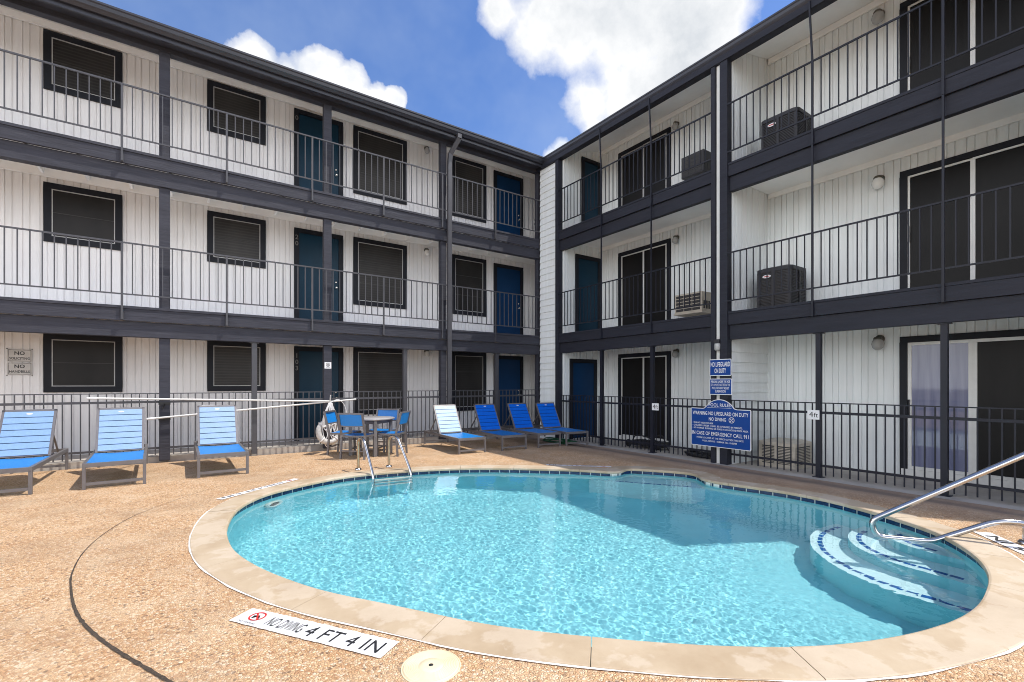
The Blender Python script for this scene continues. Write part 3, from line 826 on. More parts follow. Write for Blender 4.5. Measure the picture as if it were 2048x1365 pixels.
# ------------------------------------------------------------------ loungers
def make_lounger():
    L, Wd, Hs = 2.02, .60, .335; w2 = Wd / 2; hy = 1.12; ang = R(58); bl = .74
    root = empty('sun_lounger')
    f = MB()
    for s in (-1, 1): f.box(s * w2 - .018, s * w2 + .018, .0, L, Hs - .058, Hs - .006)
    f.box(-w2 + .018, w2 - .018, 0, .034, Hs - .058, Hs - .006); f.box(-w2 + .018, w2 - .018, L - .034, L, Hs - .058, Hs - .006)
    f.box(-w2 + .018, w2 - .018, hy - .02, hy + .015, Hs - .055, Hs - .015)
    f.build('frame', 'frame', root, .003)
    for y in (.018, L - .018):
        for s in (-1, 1): MB().box(s * w2 - .018, s * w2 + .018, y - .018, y + .018, 0, Hs - .0585).build('leg', 'frame', root, .003)
        MB().box(-w2 + .019, w2 - .019, y - .013, y + .013, .05, .085).build('stretcher', 'frame', root)
    s_ = MB(); n = 12
    for i in range(n + 1):
        y = .004 + (hy - .03) * i / n; 
        for x in (-w2 + .02, -w2 * .4, 0, w2 * .4, w2 - .02):
            s_.v.append((x, y, Hs - .004 - .014 * (1 - (x / w2) ** 2)))
    s_.f = [(i * 5 + k, i * 5 + k + 1, i * 5 + 6 + k, i * 5 + 5 + k) for i in range(n) for k in range(4)]; s_.sm = [True] * len(s_.f)
    s_.build('seat_sling', 'sling', root)
    dy, dz = math.cos(ang), math.sin(ang); ny_, nz = -dz, dy
    P = lambda x, t, d: (x, hy + dy * t + ny_ * d, Hs - .01 + dz * t + nz * d)
    b = MB(); bw = w2 - .035
    for s in (-1, 1): b.bar(P(s * bw, 0, 0), P(s * bw, bl, 0), .03, .03, (0, ny_, nz))
    b.bar(P(-bw - .015, bl - .014, 0), P(bw + .015, bl - .014, 0), .03, .03, (0, ny_, nz))
    b.bar(P(-bw, .02, 0), P(bw, .02, 0), .025, .025, (0, ny_, nz))
    bf = b.build('backrest', 'frame', root)
    npan = 7; q = MB(); t0 = .02; pw = (bl - .05) / npan
    for i in range(npan):
        a, c = t0 + i * pw + .0055, t0 + (i + 1) * pw - .0055
        vs = [P(x, t, d) for t in (a, c) for x in (-bw + .014, bw - .014) for d in (.008, .020)]
        q.add(vs, [(1, 3, 7, 5), (0, 4, 6, 2), (0, 1, 5, 4), (2, 6, 7, 3), (0, 2, 3, 1), (4, 5, 7, 6)])
    q.build('backrest_slats', 'sling_back', bf)
    gsh = MB(); gsh.add([P(x, t, .006) for t in (.02, bl - .03) for x in (-bw + .012, bw - .012)], [(0, 1, 3, 2)]); gsh.build('slat_backing', 'gap', bf)
    lg = MB(); cc = 24
    lg.add([P(.034 * math.cos(2 * math.pi * k / cc), bl - .075 + .012 * math.sin(2 * math.pi * k / cc), .022) for k in range(cc)], [tuple(range(cc))]); lg.build('badge', 'white', bf)
    for s in (-1, 1):
        MB().bar(P(s * (bw - .03), bl * .62, -.02), (s * (bw - .03), hy + .72, Hs - .05), .02, .02).build('backrest_strut', 'frame', root)
    return root
lou = make_lounger()
LS = [(-1.77, 7.96, -1, 1.0, 'blue sun lounger cut by the left edge, facing the pool'),
      (-.685, 7.925, 2, 1.0, 'pale backed blue lounger in front of the first grey timber post'),
      (.515, 7.97, 0, 1.0, 'blue lounger beneath the wall sign of depth, near the pool ladder side'),
      (4.56, 7.83, -4, .91, 'sunlit pale backed lounger beside the metal table and chairs'),
      (5.485, 7.755, -5, .91, 'blue lounger in shade next to the sunlit one, before the downspout window'),
      (6.35, 7.70, -5, .91, 'shaded blue lounger in front of the navy door, third from the table'),
      (6.985, 7.54, -8, .91, 'blue lounger nearest the white lap siding corner')]
LS[2] = (*LS[2][:4], 'blue lounger between the timber post and the thin steel post, hiding the depth sign')
LS[4] = (*LS[4][:4], 'shaded blue lounger just right of the sunlit pale backed one')
for i, (x, y, a, s, lb) in enumerate(LS):
    o = lou if i == 0 else dup(lou)
    o.location = (x, y, 0); o.rotation_euler.z = R(a); o.scale = (s, s, s)
    tag(o, lb, 'sun lounger', 'sun loungers facing the pool')
    for b_ in o.children:   # the four in full sun get glare painted into their backs
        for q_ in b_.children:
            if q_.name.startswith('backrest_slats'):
                q_.material_slots[0].link = 'OBJECT'; q_.material_slots[0].material = M['sling_glare' if i < 3 else 'sling_bright_glare' if i == 3 else 'sling_back']

# ------------------------------------------------------------------ table and chairs
def make_chair():
    root = empty('patio_chair'); w = .245; sh = .44
    for s in (-1, 1):
        MB().bar((s * w, .235, 0), (s * w, .225, sh - .01), .034, .034).build('leg', 'frame', root)
        MB().bar((s * w, -.25, 0), (s * w, -.215, sh), .034, .034).bar((s * w, -.215, sh), (s * w, -.32, .86), .032, .034).build('leg', 'frame', root)
    f = MB()
    for s in (-1, 1): f.bar((s * (w - .002), -.214, sh - .015), (s * (w - .002), .226, sh - .015), .028, .036)
    f.bar((-w, .226, sh - .017), (w, .226, sh - .017), .03, .034); f.bar((-w, -.215, sh - .02), (w, -.215, sh - .02), .03, .03)
    f.build('seat_frame', 'frame', root)
    MB().bar((-w, .23, .13), (w, .23, .13), .02, .024).bar((-w, -.24, .15), (w, -.24, .15), .02, .024).build('stretcher', 'frame', root)
    s_ = MB(); n = 6
    s_.v = [(x, -.20 + .42 * i / n, sh + .004 - .03 * (1 - (x / w) ** 2) * math.sin(math.pi * (i + .6) / (n + 1.2))) for i in range(n + 1) for x in (-w + .014, -w * .4, 0, w * .4, w - .014)]
    s_.f = [(i * 5 + k, i * 5 + k + 1, i * 5 + 6 + k, i * 5 + 5 + k) for i in range(n) for k in range(4)]; s_.sm = [True] * len(s_.f)
    s_.build('seat_sling', 'sling', root)
    bk = MB()
    Pb = lambda t: (-.215 - .105 * t, sh + .42 * t)
    y1, z1 = Pb(.98); y0, z0 = Pb(.42)
    bk.bar((-w, y1, z1), (w, y1, z1), .03, .03); bk.bar((-w, y0, z0), (w, y0, z0), .02, .024)
    bo = bk.build('backrest', 'frame', root)
    q = MB(); m = 6
    q.v = [(x, Pb(.43 + .53 * j)[0] - .018 * (1 - (x / w) ** 2), Pb(.43 + .53 * j)[1]) for j in (0, 1) for x in [-w + .012 + (2 * w - .024) * k / m for k in range(m + 1)]]
    q.f = [(k, k + 1, m + 2 + k, m + 1 + k) for k in range(m)]; q.sm = [True] * m
    q.build('back_sling', 'sling', bo)
    return root
chair = make_chair()
CH = [(2.655, 8.60, -48, 'blue sling chair with its back to the pool, nearest the ladder'),
      (2.57, 9.22, -128, 'blue sling chair turned sideways in front of the ring buoy'),
      (3.23, 8.60, 47, 'blue sling chair seen edge on at the right of the table'),
      (3.28, 9.22, 134, 'blue sling chair facing the pool from behind the table')]
for i, (x, y, a, lb) in enumerate(CH):
    o = chair if i == 0 else dup(chair)
    o.location = (x, y, 0); o.rotation_euler.z = R(a); o.scale = (.94,) * 3
    tag(o, lb, 'chair', 'blue chairs around the table')
tb = empty('patio_table', (2.95, 8.86, 0), label='round grey metal table between four blue chairs', cat='table')
MB().lathe([(0.0, .655), (.40, .655), (.43, .66), (.435, .675), (.43, .688), (.0, .69)], (0, 0, 0), 40).build('table_top', 'table', tb)
MB().lathe([(.06, .655), (.06, .648), (.0, .648)], (0, 0, 0), 16).build('umbrella_hole', 'frame', tb)
for k in range(4):
    a = R(-97 + 90 * k); x, y = .37 * math.cos(a), .37 * math.sin(a)
    MB().bar((x, y, 0), (x, y, .645), .055, .05, (0, 1, 0)).build('leg', 'frame', tb)
ap = MB(); c4 = [(.37 * math.cos(R(-97 + 90 * k)), .37 * math.sin(R(-97 + 90 * k))) for k in range(4)]
for k in range(4): ap.bar((*c4[k], .615), (*c4[(k + 1) % 4], .615), .025, .05)
ap.build('apron', 'frame', tb)

# ------------------------------------------------------------------ pool ladder and handrail
ld = empty('pool_ladder', (2.5, 7.1, 0), label='stainless pool ladder with two hooped grab rails at the far edge', cat='pool ladder')
INV[ld] = Matrix.Translation((-2.5, -7.1, 0))
for x0, y0, x1, y1 in ((2.245, 7.335, 2.30, 6.80), (2.725, 7.315, 2.86, 6.74)):
    path = fillet([(x0, y0, 0), (x0, y0, .50), (x0 + (x1 - x0) * .42, y0 + (y1 - y0) * .36, .50), (x1, y1, -.02), (x1, y1, -1.0)], [.14, .10, .12], 8)
    k = 9
    part(MB().tube(path[:2] + path[2:6], .0205, 14), 'rail_foot', 'steel_stained', ld)
    part(MB().tube(path[5:], .0205, 14), 'grab_rail', 'steel', ld)
    part(MB().lathe([(.0, .028), (.04, .026), (.05, .013), (.05, .0)], (x0, y0, .004), 18), 'escutcheon', 'steel', ld)
for z in (-.115, -.30, -.48):
    part(MB().bar((2.31, 6.76, z), (2.85, 6.70, z), .09, .03), 'ladder_tread', 'white', ld, .004)
hr = empty('pool_handrail', (5.45, 1.2, 0), label='curved stainless handrail looping over the corner pool steps', cat='handrail')
INV[hr] = Matrix.Translation((-5.45, -1.2, 0))
u0, ud = Vector((5.143, 1.654, 0)), Vector((.591, -.854, 0))
Hp = lambda t, z: u0 + ud * t + Vector((0, 0, z))
path = fillet([Hp(1.62, 0), Hp(1.62, 1.02), Hp(1.42, 1.0), Hp(-.02, .085), Hp(.03, -.052), Hp(.41, -.052), Hp(.84, .172), Hp(1.02, .172), Hp(1.02, 0)], [.12, .12, .16, .06, .06, .12, .05], 9)
part(MB().tube(path, .0245, 16), 'rail', 'steel', hr)
for t_ in (1.02, 1.62): part(MB().lathe([(.0, .026), (.042, .024), (.052, .012), (.052, .0)], tuple(Hp(t_, .003)), 18), 'escutcheon', 'steel', hr)

# ------------------------------------------------------------------ deck markings and lid
def marking(p_start, p_end, upv, length_text, lb, group=None, full=True, hgt=.15, z=.0055):
    a, b = Vector((*p_start, 0)), Vector((*p_end, 0)); r = (b - a).normalized(); u = Vector((*upv, 0)); u = (u - r * u.dot(r)).normalized()
    n = r.cross(u); L = (b - a).length
    root = empty('depth_marking', (*((a + b) / 2).xy, 0), label=lb, cat='deck marking')
    inv = Matrix.Translation((-root.location.x, -root.location.y, 0))
    mb = MB(); k = 40; lo = []; hi = []
    for i in range(k + 1):
        t = L * i / k
        lo.append(a + r * t + u * (.004 * noise.noise(Vector((i * .8, 1, z * 90)))) + Vector((0, 0, z)))
        hi.append(a + r * t + u * (hgt + .004 * noise.noise(Vector((i * .8, 9, z * 90)))) + Vector((0, 0, z)))
    mb.add(lo + hi, [(i, i + 1, k + 2 + i, k + 1 + i) for i in range(k)])
    o = mb.build('paint_strip', 'sign_white', root); o.matrix_parent_inverse = inv
    flip = 1 if n.z > 0 else -1
    def put(s, x, y, w, h, mat='ink', bold=.03):
        t = text_mesh('lettering', s, mat, a + r * x + u * y + Vector((0, 0, z)), r, u, width=w, height=h, parent=root, bold=bold, lift=.0025 * flip); t.matrix_parent_inverse = inv
    if full:
        c = a + r * (.115 * L) + u * (hgt * .56) + Vector((0, 0, z + .003)); e = MB(); rr = hgt * .30; q = 32
        ring_ = [c + (r * math.cos(2 * math.pi * i / q) + u * math.sin(2 * math.pi * i / q)) * s for s in (rr, rr * .80) for i in range(q)]
        e.add(ring_, [(i, (i + 1) % q, q + (i + 1) % q, q + i) for i in range(q)])
        d = (r - u).normalized(); m_ = (r + u).normalized() * rr * .1
        e.add([c - d * rr * .85 - m_, c + d * rr * .85 - m_, c + d * rr * .85 + m_, c - d * rr * .85 + m_], [(0, 1, 2, 3)])
        s_ = e.build('no_diving_symbol', 'red', root); s_.matrix_parent_inverse = inv
        dv_ = MB(); cc = c - Vector((0, 0, .0012))
        for (p, q_, w_) in (((-.55, -.1), (.2, .15), .018), ((-.1, .05), (-.45, -.45), .014), ((.1, .1), (.5, -.35), .012)):
            s0, s1 = cc + (r * p[0] + u * p[1]) * rr, cc + (r * q_[0] + u * q_[1]) * rr; dd = (s1 - s0).normalized(); nn = n.cross(dd) * w_ / 2
            dv_.add([s0 - nn, s1 - nn, s1 + nn, s0 + nn], [(0, 1, 2, 3)])
        s_ = dv_.build('diver_figure', 'ink', root); s_.matrix_parent_inverse = inv
        put('NO DIVING', .05 * L, hgt * .08, .12 * L, hgt * .09, bold=.01)
        put('NO DIVING', .215 * L, hgt * .20, .24 * L, hgt * .56, bold=.015)
        put(length_text, .485 * L, hgt * .16, .47 * L, hgt * .62, bold=.012)
    else:
        put(length_text, .12 * L, hgt * .16, .78 * L, hgt * .66)
    return root
marking((.222, 3.085), (.792, 2.24), (.8, .6), '4 FT 4 IN', 'white deck strip reading NO DIVING 4 FT 4 IN in the foreground', hgt=.158)
marking((1.30, 7.17), (.335, 6.42), (.62, -.78), '4 FT 4 IN', 'worn white depth strip at the left end of the pool, before the loungers', hgt=.10)
marking((5.66, 5.32), (4.93, 6.06), (-.7, -.7), '4 FT 6 IN', 'narrow white depth strip on the far deck in building shade', hgt=.09)
marking((5.02, .30), (5.90, 1.02), (-.63, .77), '3 FT 6 IN', 'white depth strip reading 3 FT 6 IN beside the handrail', full=False, hgt=.13)
lidr = empty('skimmer_lid', (.966, 2.045, 0), label='round cream skimmer lid set in the foreground deck', cat='lid')
pr = [(.139, .0), (.139, .0035), (.1335, .0035), (.1325, .0005), (.130, .0005), (.1285, .006)]
for k in range(9):
    rr = .122 - k * .0075; pr += [(rr, .0085), (rr - .002, .005), (rr - .004, .0085)]
pr += [(.03, .0085), (.0, .0085)]
M['lid'] = paint('cream lid plastic', (.70, .60, .40), .5, .1, 9)
MB().lathe(pr, (0, 0, 0), 48).build('lid', 'lid', lidr)
MB().lathe([(.011, .0088), (.011, .0095), (.0, .0095)], (0, 0, 0), 14).build('finger_hole', 'ink', lidr)

# ------------------------------------------------------------------ poles, ring buoy
for (p0, p1, lb) in (((-1.217, 10.20, 1.092), (2.56, 10.215, .963), 'long level white pool pole hung across the timber posts'),
                     ((-.45, 10.20, .725), (3.085, 10.235, .994), 'sloping white pool pole rising to the right behind the loungers')):
    r0 = empty('pool_pole', p0, label=lb, cat='pool pole', group='white poles hung on the posts')
    d = Vector(p1) - Vector(p0)
    MB().tube([(0, 0, 0), d], .0165, 12).build('pole', 'white', r0)
    MB().tube([d * -.004, d * .03], .0195, 12).build('grip', 'sign_white', r0)
hk = empty('pole_bracket', (-.222, 10.27, .96), label='black strap bracket holding the poles on the left timber post', cat='bracket')
MB().box(-.085, .085, -.008, .012, .0, .045).bar((0, -.01, .02), (-.03, -.05, -.07), .02, .02).build('upper_strap', 'black', hk)
MB().box(-.085, .085, -.008, .012, -.27, -.225).bar((0, -.01, -.24), (0, -.05, -.26), .02, .02).bar((0, -.05, -.26), (0, -.06, -.22), .02, .02).build('lower_strap', 'black', hk)
rb = empty('ring_buoy', (2.50, 10.16, .34), label='white ring buoy with bundled rope hanging on the second timber post', cat='ring buoy')
MB().tube([(.205 * math.cos(a), -.04 + .05 * math.sin(a + .5), .205 * math.sin(a)) for a in [2 * math.pi * k / 36 for k in range(36)]], .058, 12, closed=True).build('ring', 'ring', rb)
for j in range(4):
    a0 = R(45 + 90 * j); cx, cz = .205 * math.cos(a0), .205 * math.sin(a0)
    MB().tube([(cx + .064 * math.cos(q) * math.cos(a0), -.04 + .05 * math.sin(a0 + .5) + .064 * math.sin(q), cz + .064 * math.cos(q) * math.sin(a0)) for q in [2 * math.pi * k / 14 for k in range(14)]], .012, 6, closed=True).build('rope_band', 'rope', rb)
rp = MB(); random.seed(3)
for j in range(15):
    w = random.uniform(-.09, .13); b = random.uniform(-.35, -.02); y = -.06 - random.random() * .05
    rp.tube(catmull([(random.uniform(-.02, .03), y, .60), (w * .6 - .05, y - .02, .40), (w - .06, y, .15 + b * .3), (w, y - .02, b + .2), (w * .8 + .06, y, .22), (random.uniform(0, .06), y, .59)], 5, False), .008, 6)
rp.tube(catmull([(.03, -.07, .60), (.18, -.06, .66), (.30, -.05, .55), (.36, -.05, .35)], 6, False), .006, 6)
rp.tube(catmull([(-.12, -.05, -.15), (-.05, -.07, -.30), (.08, -.06, -.32), (.2, -.06, -.28)], 6, False), .007, 6)
rp.build('rope', 'rope', rb)
MB().box(.02, .045, -.02, .06, .58, .62).bar((.03, 0, .6), (.03, -.05, .75), .02, .02).build('hook', 'white', rb)

# ------------------------------------------------------------------ signs
def board(name, lb, poly, origin, right, thick, face_mat, border=None, cat='sign', rim_mat='sign_white'):
    """flat sign from a 2D outline (right, up) in metres; rim then inset face"""
    root = empty(name, origin, label=lb, cat=cat)
    r = Vector(right); n = r.cross(Vector((0, 0, 1)))
    P = lambda x, z, d: r * x + Vector((0, 0, z)) + n * d
    m_ = MB(); k = len(poly)
    m_.add([P(x, z, 0) for x, z in poly] + [P(x, z, thick) for x, z in poly], [tuple(range(k))[::-1], tuple(range(k, 2 * k))] + [(i, (i + 1) % k, k + (i + 1) % k, k + i) for i in range(k)])
    m_.build('sign_panel', rim_mat if border else face_mat, root)
    if border:
        cx = sum(p[0] for p in poly) / k; cz = sum(p[1] for p in poly) / k
        q = []
        for i in range(k):
            a, b, c = Vector(poly[i - 1]), Vector(poly[i]), Vector(poly[(i + 1) % k]); t = ((b - a).normalized() + (c - b).normalized())
            t = t.normalized(); q.append((b.x - t.y * border, b.y + t.x * border))
        f_ = MB(); f_.add([P(x, z, thick + .0015) for x, z in q], [tuple(range(k))]); f_.build('sign_face', face_mat, root)
    def put(s, x, z, w=None, h=None, mat='sign_white', align='CENTER', bold=.02, nm='lettering'):
        return text_mesh(nm, s, mat, P(x, z, thick + .002), r, (0, 0, 1), w, h, root, bold, align, .002)
    return root, put, P
def rrect(w, h, r=.02, n=4):
    out = []
    for cx, cz, a in ((w - r, r, -90), (w - r, h - r, 0), (r, h - r, 90), (r, r, 180)):
        out += [(cx + r * math.cos(R(a + 90 * k / n)), cz + r * math.sin(R(a + 90 * k / n))) for k in range(n + 1)]
    return out
E = (0, -1, 0)   # reading direction on the right wing
s_, put, P = board('sign', 'blue sign reading NO LIFEGUARD ON DUTY, topmost on the column', rrect(.42, .30), (7.965, 5.06, 1.468), E, .006, 'sign_blue', .012)
put('NO LIFEGUARD', .21, .165, .37, .085, bold=.035); put('ON DUTY', .21, .05, .22, .085, bold=.035)
s_, put, P = board('sign', 'blue age limit sign between the lifeguard sign and the pool rules board', rrect(.43, .29), (7.965, 5.06, 1.127), E, .006, 'sign_blue', .012)
for k, (tx, w) in enumerate((('PERSONS UNDER THE AGE', .36), ('OF 14 MUST NOT BE IN THE', .37), ('POOL WITHOUT ADULT', .33), ('SUPERVISION', .20))):
    put(tx, .215, .215 - .058 * k, w, .042, bold=.03)
W_, H_ = 1.155, .70
pl = rrect(W_, H_, .02, 3); body = [p for p in pl]
arch = [(.905, H_), (.875, H_ + .008)] + [(.578 + .325 * math.cos(R(a)), H_ - .157 + .325 * math.sin(R(a))) for a in range(32, 149, 9)] + [(.281, H_ + .008), (.251, H_)]
poly = pl[:8] + arch + pl[8:]
s_, put, P = board('sign', 'large blue arched POOL RULES board on the right fence', poly, (7.955, 5.435, .177), E, .012, 'sign_blue', .012)
put('POOL RULES', .58, .735, .42, .06, bold=.02); put('WARNING NO LIFEGUARD ON DUTY', .575, .575, 1.07, .068, bold=.022)
put('NO DIVING', .54, .475, .335, .062, bold=.02)
for k, (tx, w) in enumerate((('• SWIM AT YOUR OWN RISK', .42), ('• CHILDREN UNDER 18 WILL BE SUPERVISED BY PARENTS.', .97), ('• NO ANIMALS  RUNNING OR GLASS IN OR AROUND POOL AREA.', 1.07))):
    put(tx, .04, .41 - .048 * k, w, .031, align='LEFT', bold=.02)
put('IN CASE OF EMERGENCY CALL 911', .575, .205, 1.09, .066, bold=.02)
put('PHONE LOCATED AT THE OFFICE OUTSIDE THE GATE', .575, .14, .90, .03, bold=.015); put('POOL HOURS:  10:00AM TILL 10:00PM', .575, .085, .66, .03, bold=.015)
sy = MB(); q = 28
sy.add([P(.81 + .052 * k_ * math.cos(2 * math.pi * i / q), .505 + .052 * k_ * math.sin(2 * math.pi * i / q), .0165) for k_ in (1, .84) for i in range(q)], [(i, (i + 1) % q, q + (i + 1) % q, q + i) for i in range(q)])
for sx in (-1, 1): sy.add([P(.81 + sx * .03 + .006, .535, .0165), P(.81 - sx * .03 + .006, .475, .0165), P(.81 - sx * .03 - .006, .475, .0165), P(.81 + sx * .03 - .006, .535, .0165)], [(0, 1, 2, 3)])
sy.build('no_diving_symbol', 'sign_white', s_)
ul = MB(); ul.add([P(x, z, .0165) for x, z in ((.34, .712), (.81, .712), (.81, .716), (.34, .716))], [(0, 1, 2, 3)]); ul.build('underline', 'sign_white', s_)
for y, z, lb in ((6.445, .775, '4ft depth plate on the right fence in front of the far sliding door'), (3.45, .772, '4ft depth plate on the right fence by the near steel post')):
    s_, put, P = board('depth_plate', lb, rrect(.17, .145, .004, 1), (8.072, y, z), E, .004, 'sign_white')
    put('4', .055, .035, None, .085, 'ink', bold=.03); put('ft', .122, .035, None, .07, 'ink', bold=.0)
s_, put, P = board('depth_plate', 'white depth plate peeking out behind the third lounger from the left', rrect(.20, .15, .004, 1), (.325, 10.305, .79), (1, 0, 0), .004, 'sign_white')
put('5', .055, .035, None, .085, 'ink', bold=.03); put('ft', .135, .035, None, .07, 'ink')
s_, put, P = board('sign', 'small white no diving sign on the second timber post', rrect(.135, .135, .004, 1), (2.452, 10.283, 1.64), (1, 0, 0), .003, 'sign_white')
sy = MB(); q = 28
sy.add([P(.0675 + .04 * k_ * math.cos(2 * math.pi * i / q), .078 + .04 * k_ * math.sin(2 * math.pi * i / q), .0045) for k_ in (1, .8) for i in range(q)], [(i, (i + 1) % q, q + (i + 1) % q, q + i) for i in range(q)])
for sx in (-1, 1): sy.add([P(.0675 + sx * .022 + .006, .10, .0045), P(.0675 - sx * .022 + .006, .055, .0045), P(.0675 - sx * .022 - .006, .055, .0045), P(.0675 + sx * .022 - .006, .10, .0045)], [(0, 1, 2, 3)])
sy.build('no_diving_symbol', 'ink', s_); put('NO DIVING', .0675, .015, .09, .013, 'ink')
for z, t2, lb in ((1.70, 'SOLICITING', 'grey wall sign reading NO SOLICITING, above the handbills sign'), (1.475, 'HANDBILLS', 'grey wall sign reading NO HANDBILLS, below the soliciting sign')):
    s_, put, P = board('sign', lb, rrect(.305, .215, .006, 1), (-2.40, 11.485, z), (1, 0, 0), .004, 'sign_grey')
    put('NO', .152, .118, .125, .062, 'ink', bold=.04); put(t2, .152, .038, .25, .042, 'ink', bold=.03)
    bd = MB()
    for x0, x1, z0, z1 in ((.012, .293, .2, .206), (.012, .293, .012, .018), (.012, .018, .018, .2), (.287, .293, .018, .2)):
        bd.add([P(x0, z0, .006), P(x1, z0, .006), P(x1, z1, .006), P(x0, z1, .006)], [(0, 1, 2, 3)])
    bd.build('sign_border', 'ink', s_)
    bo = MB()
    for x in (.0, .305):
        zz = .222 if t2 == 'SOLICITING' else -.008
        bo.lathe([(.008, -.012), (.008, 0), (0, .0)], tuple(P(x, zz, .0)), 8, 'y')
    bo.build('screw', 'ink', s_)

# ------------------------------------------------------------------ wall lights
def jar_light(p, face, lb, globe='globe_grey', big=False):
    """face: axis sign of outward normal, as a vector"""
    root = empty('wall_light', p, label=lb, cat='wall light', group='wall lights along the walkways')
    n = Vector(face); ax = 'x' if abs(n.x) > .5 else 'y'; s = n.x + n.y
    k = 1.25 if big else 1.0
    MB().lathe([(.055 * k, 0), (.055 * k, .012 * s), (.03 * k, .03 * s), (.03 * k, .06 * s), (0, .062 * s)], (0, 0, .04), 16, ax).build('base_plate', 'bronze', root)
    o_ = n * .075 * k
    MB().lathe([(.0, .03), (.035 * k, .028), (.048 * k, .005), (.048 * k, -.012), (0, -.012)], (o_.x, o_.y, .04), 16).build('cap', 'bronze', root)
    MB().lathe([(.043 * k, .03), (.062 * k, .0), (.070 * k, -.035 * k), (.058 * k, -.085 * k), (.03 * k, -.108 * k), (.0, -.112 * k)], (o_.x, o_.y, -.002), 18).build('globe', globe, root)
for z, t in ((2.14, 'ground floor'), (4.78, 'middle floor'), (7.44, 'top floor')):
    jar_light((5.28, 11.49, z), (0, -1, 0), 'small globe wall light left of the downspout on the %s' % t, 'globe' if z < 7.2 else 'globe_grey')
for z, t in ((2.04, 'ground floor'), (4.66, 'middle floor'), (7.28, 'top floor')):
    jar_light((9.41, 6.80, z), (-1, 0, 0), 'globe wall light right of the far sliding door on the %s' % t)
for z, t in ((2.02, 'ground floor'), (4.64, 'middle floor'), (7.34, 'top floor')):
    jar_light((9.41, 2.925, z), (-1, 0, 0), 'large globe wall light left of the near sliding door on the %s' % t, 'globe' if 3 < z < 6 else 'globe_grey', True)
cl = empty('column_light', (7.98, 4.92, 2.02), label='glass jar light on the white conduit above the lifeguard sign', cat='wall light')
MB().box(-.04, .05, -.055, .055, .035, .11).build('cap', 'unit_dark', cl, .01)
MB().lathe([(.05, .033), (.055, .0), (.052, -.07), (.035, -.095), (0, -.1)], (-.0, 0, 0), 16).build('globe', 'globe_grey', cl)

# ------------------------------------------------------------------ air conditioners
def condenser(p, w, h, lb, mat, badge=True):
    root = empty('condenser_unit', p, label=lb, cat='air conditioner')
    n = 6; r = .09
    def outline(k):
        a = w / 2 - k; out = []
        for cx, cy, a0 in ((a - r, -a + r, -90), (a - r, a - r, 0), (-a + r, a - r, 90), (-a + r, -a + r, 180)):
            out += [(cx + r * math.cos(R(a0 + 90 * i / n)), cy + r * math.sin(R(a0 + 90 * i / n))) for i in range(n + 1)]
        return out
    MB().prism(outline(.0), .0, .06).build('base_pan', mat, root)
    MB().prism(outline(.02), .06, h - .09).build('coil', 'unit_grille', root)
    lv = MB(); z = .075
    while z < h - .10: lv.prism(outline(.008), z, z + .012); z += .026
    lv.build('louvres', mat, root)
    for sx in (-1, 1):
        for sy in (-1, 1): MB().box(sx * (w / 2 - .05) - .028, sx * (w / 2 - .05) + .028, sy * (w / 2 - .05) - .028, sy * (w / 2 - .05) + .028, .06, h - .09).build('corner_post', mat, root)
    for s in (-1, 1):
        MB().box(s * (w / 2) - .006, s * (w / 2) + .004, -.02, .02, .06, h - .09).build('rib', mat, root); MB().box(-.02, .02, s * (w / 2) - .006, s * (w / 2) + .004, .06, h - .09).build('rib', mat, root)
    tp = MB(); tp.prism(outline(.0), h - .09, h - .03); o2 = outline(.0); o3 = [(x * .72, y * .72) for x, y in o2]; k = len(o2)
    tp.add([(x, y, h - .03) for x, y in o2] + [(x, y, h) for x, y in o3], [(i, (i + 1) % k, k + (i + 1) % k, k + i) for i in range(k)] + [tuple(range(k, 2 * k))])
    tp.build('top_cover', mat, root)
    if badge:
        b = MB(); q = 20
        b.add([(-w / 2 - .012, .10 + .075 * math.cos(2 * math.pi * i / q), h - .17 + .028 * math.sin(2 * math.pi * i / q)) for i in range(q)], [tuple(range(q))])
        bd = b.build('badge', 'sign_white', root)
        b = MB(); b.add([(-w / 2 - .014, .10 + y, h - .17 + z) for y, z in ((-.05, -.008), (.05, -.008), (.05, .008), (-.05, .008))], [(0, 1, 2, 3)]); b.build('badge_band', 'red', bd)
    return root
condenser((8.80, 4.10, G3), .64, .77, 'dark louvred condenser on the top floor near balcony', 'unit_dark')
condenser((8.86, 4.22, G2), .62, .80, 'dark louvred condenser on the middle floor near balcony', 'unit_dark')
cu = condenser((8.80, 4.13, -.122), .66, .46, 'low beige condenser on the walkway behind the right fence', 'unit_beige', False)
def wall_ac(p, w, h, d, lb, mat, sill):
    root = empty('window_air_conditioner', p, label=lb, cat='air conditioner')
    c = MB(); c.box(-d, .0, -w / 2, w / 2, 0, h); c.build('case', mat, root, .012)
    g = MB()
    for r_i in range(5):
        for c_i in range(3):
            y0 = -w / 2 + .03 + c_i * (w - .06) / 3; z0 = .03 + r_i * (h - .06) / 5
            g.box(-d - .006, -d + .002, y0 + .008, y0 + (w - .06) / 3 - .008, z0 + .008, z0 + (h - .06) / 5 - .008)
    g.build('grille', 'unit_grille', root)
    sd = MB()
    for k in range(3): sd.box(-d + .06 + k * .09, -d + .12 + k * .09, -w / 2 - .004, -w / 2 + .01, .06, h * .55)
    sd.build('side_vents', 'unit_grille', root)
    if sill: MB().box(-d - .02, .0, -w / 2 - .02, w / 2 + .02, -.03, -.001).build('base_tray', mat, root)
wall_ac((9.40, 6.13, 5.80), .54, .46, .40, 'black wall air conditioner on the top floor far balcony', 'unit_dark', False)
wall_ac((9.40, 6.22, 2.86), .66, .42, .42, 'beige wall air conditioner on the middle floor far balcony', 'unit_beige', True)

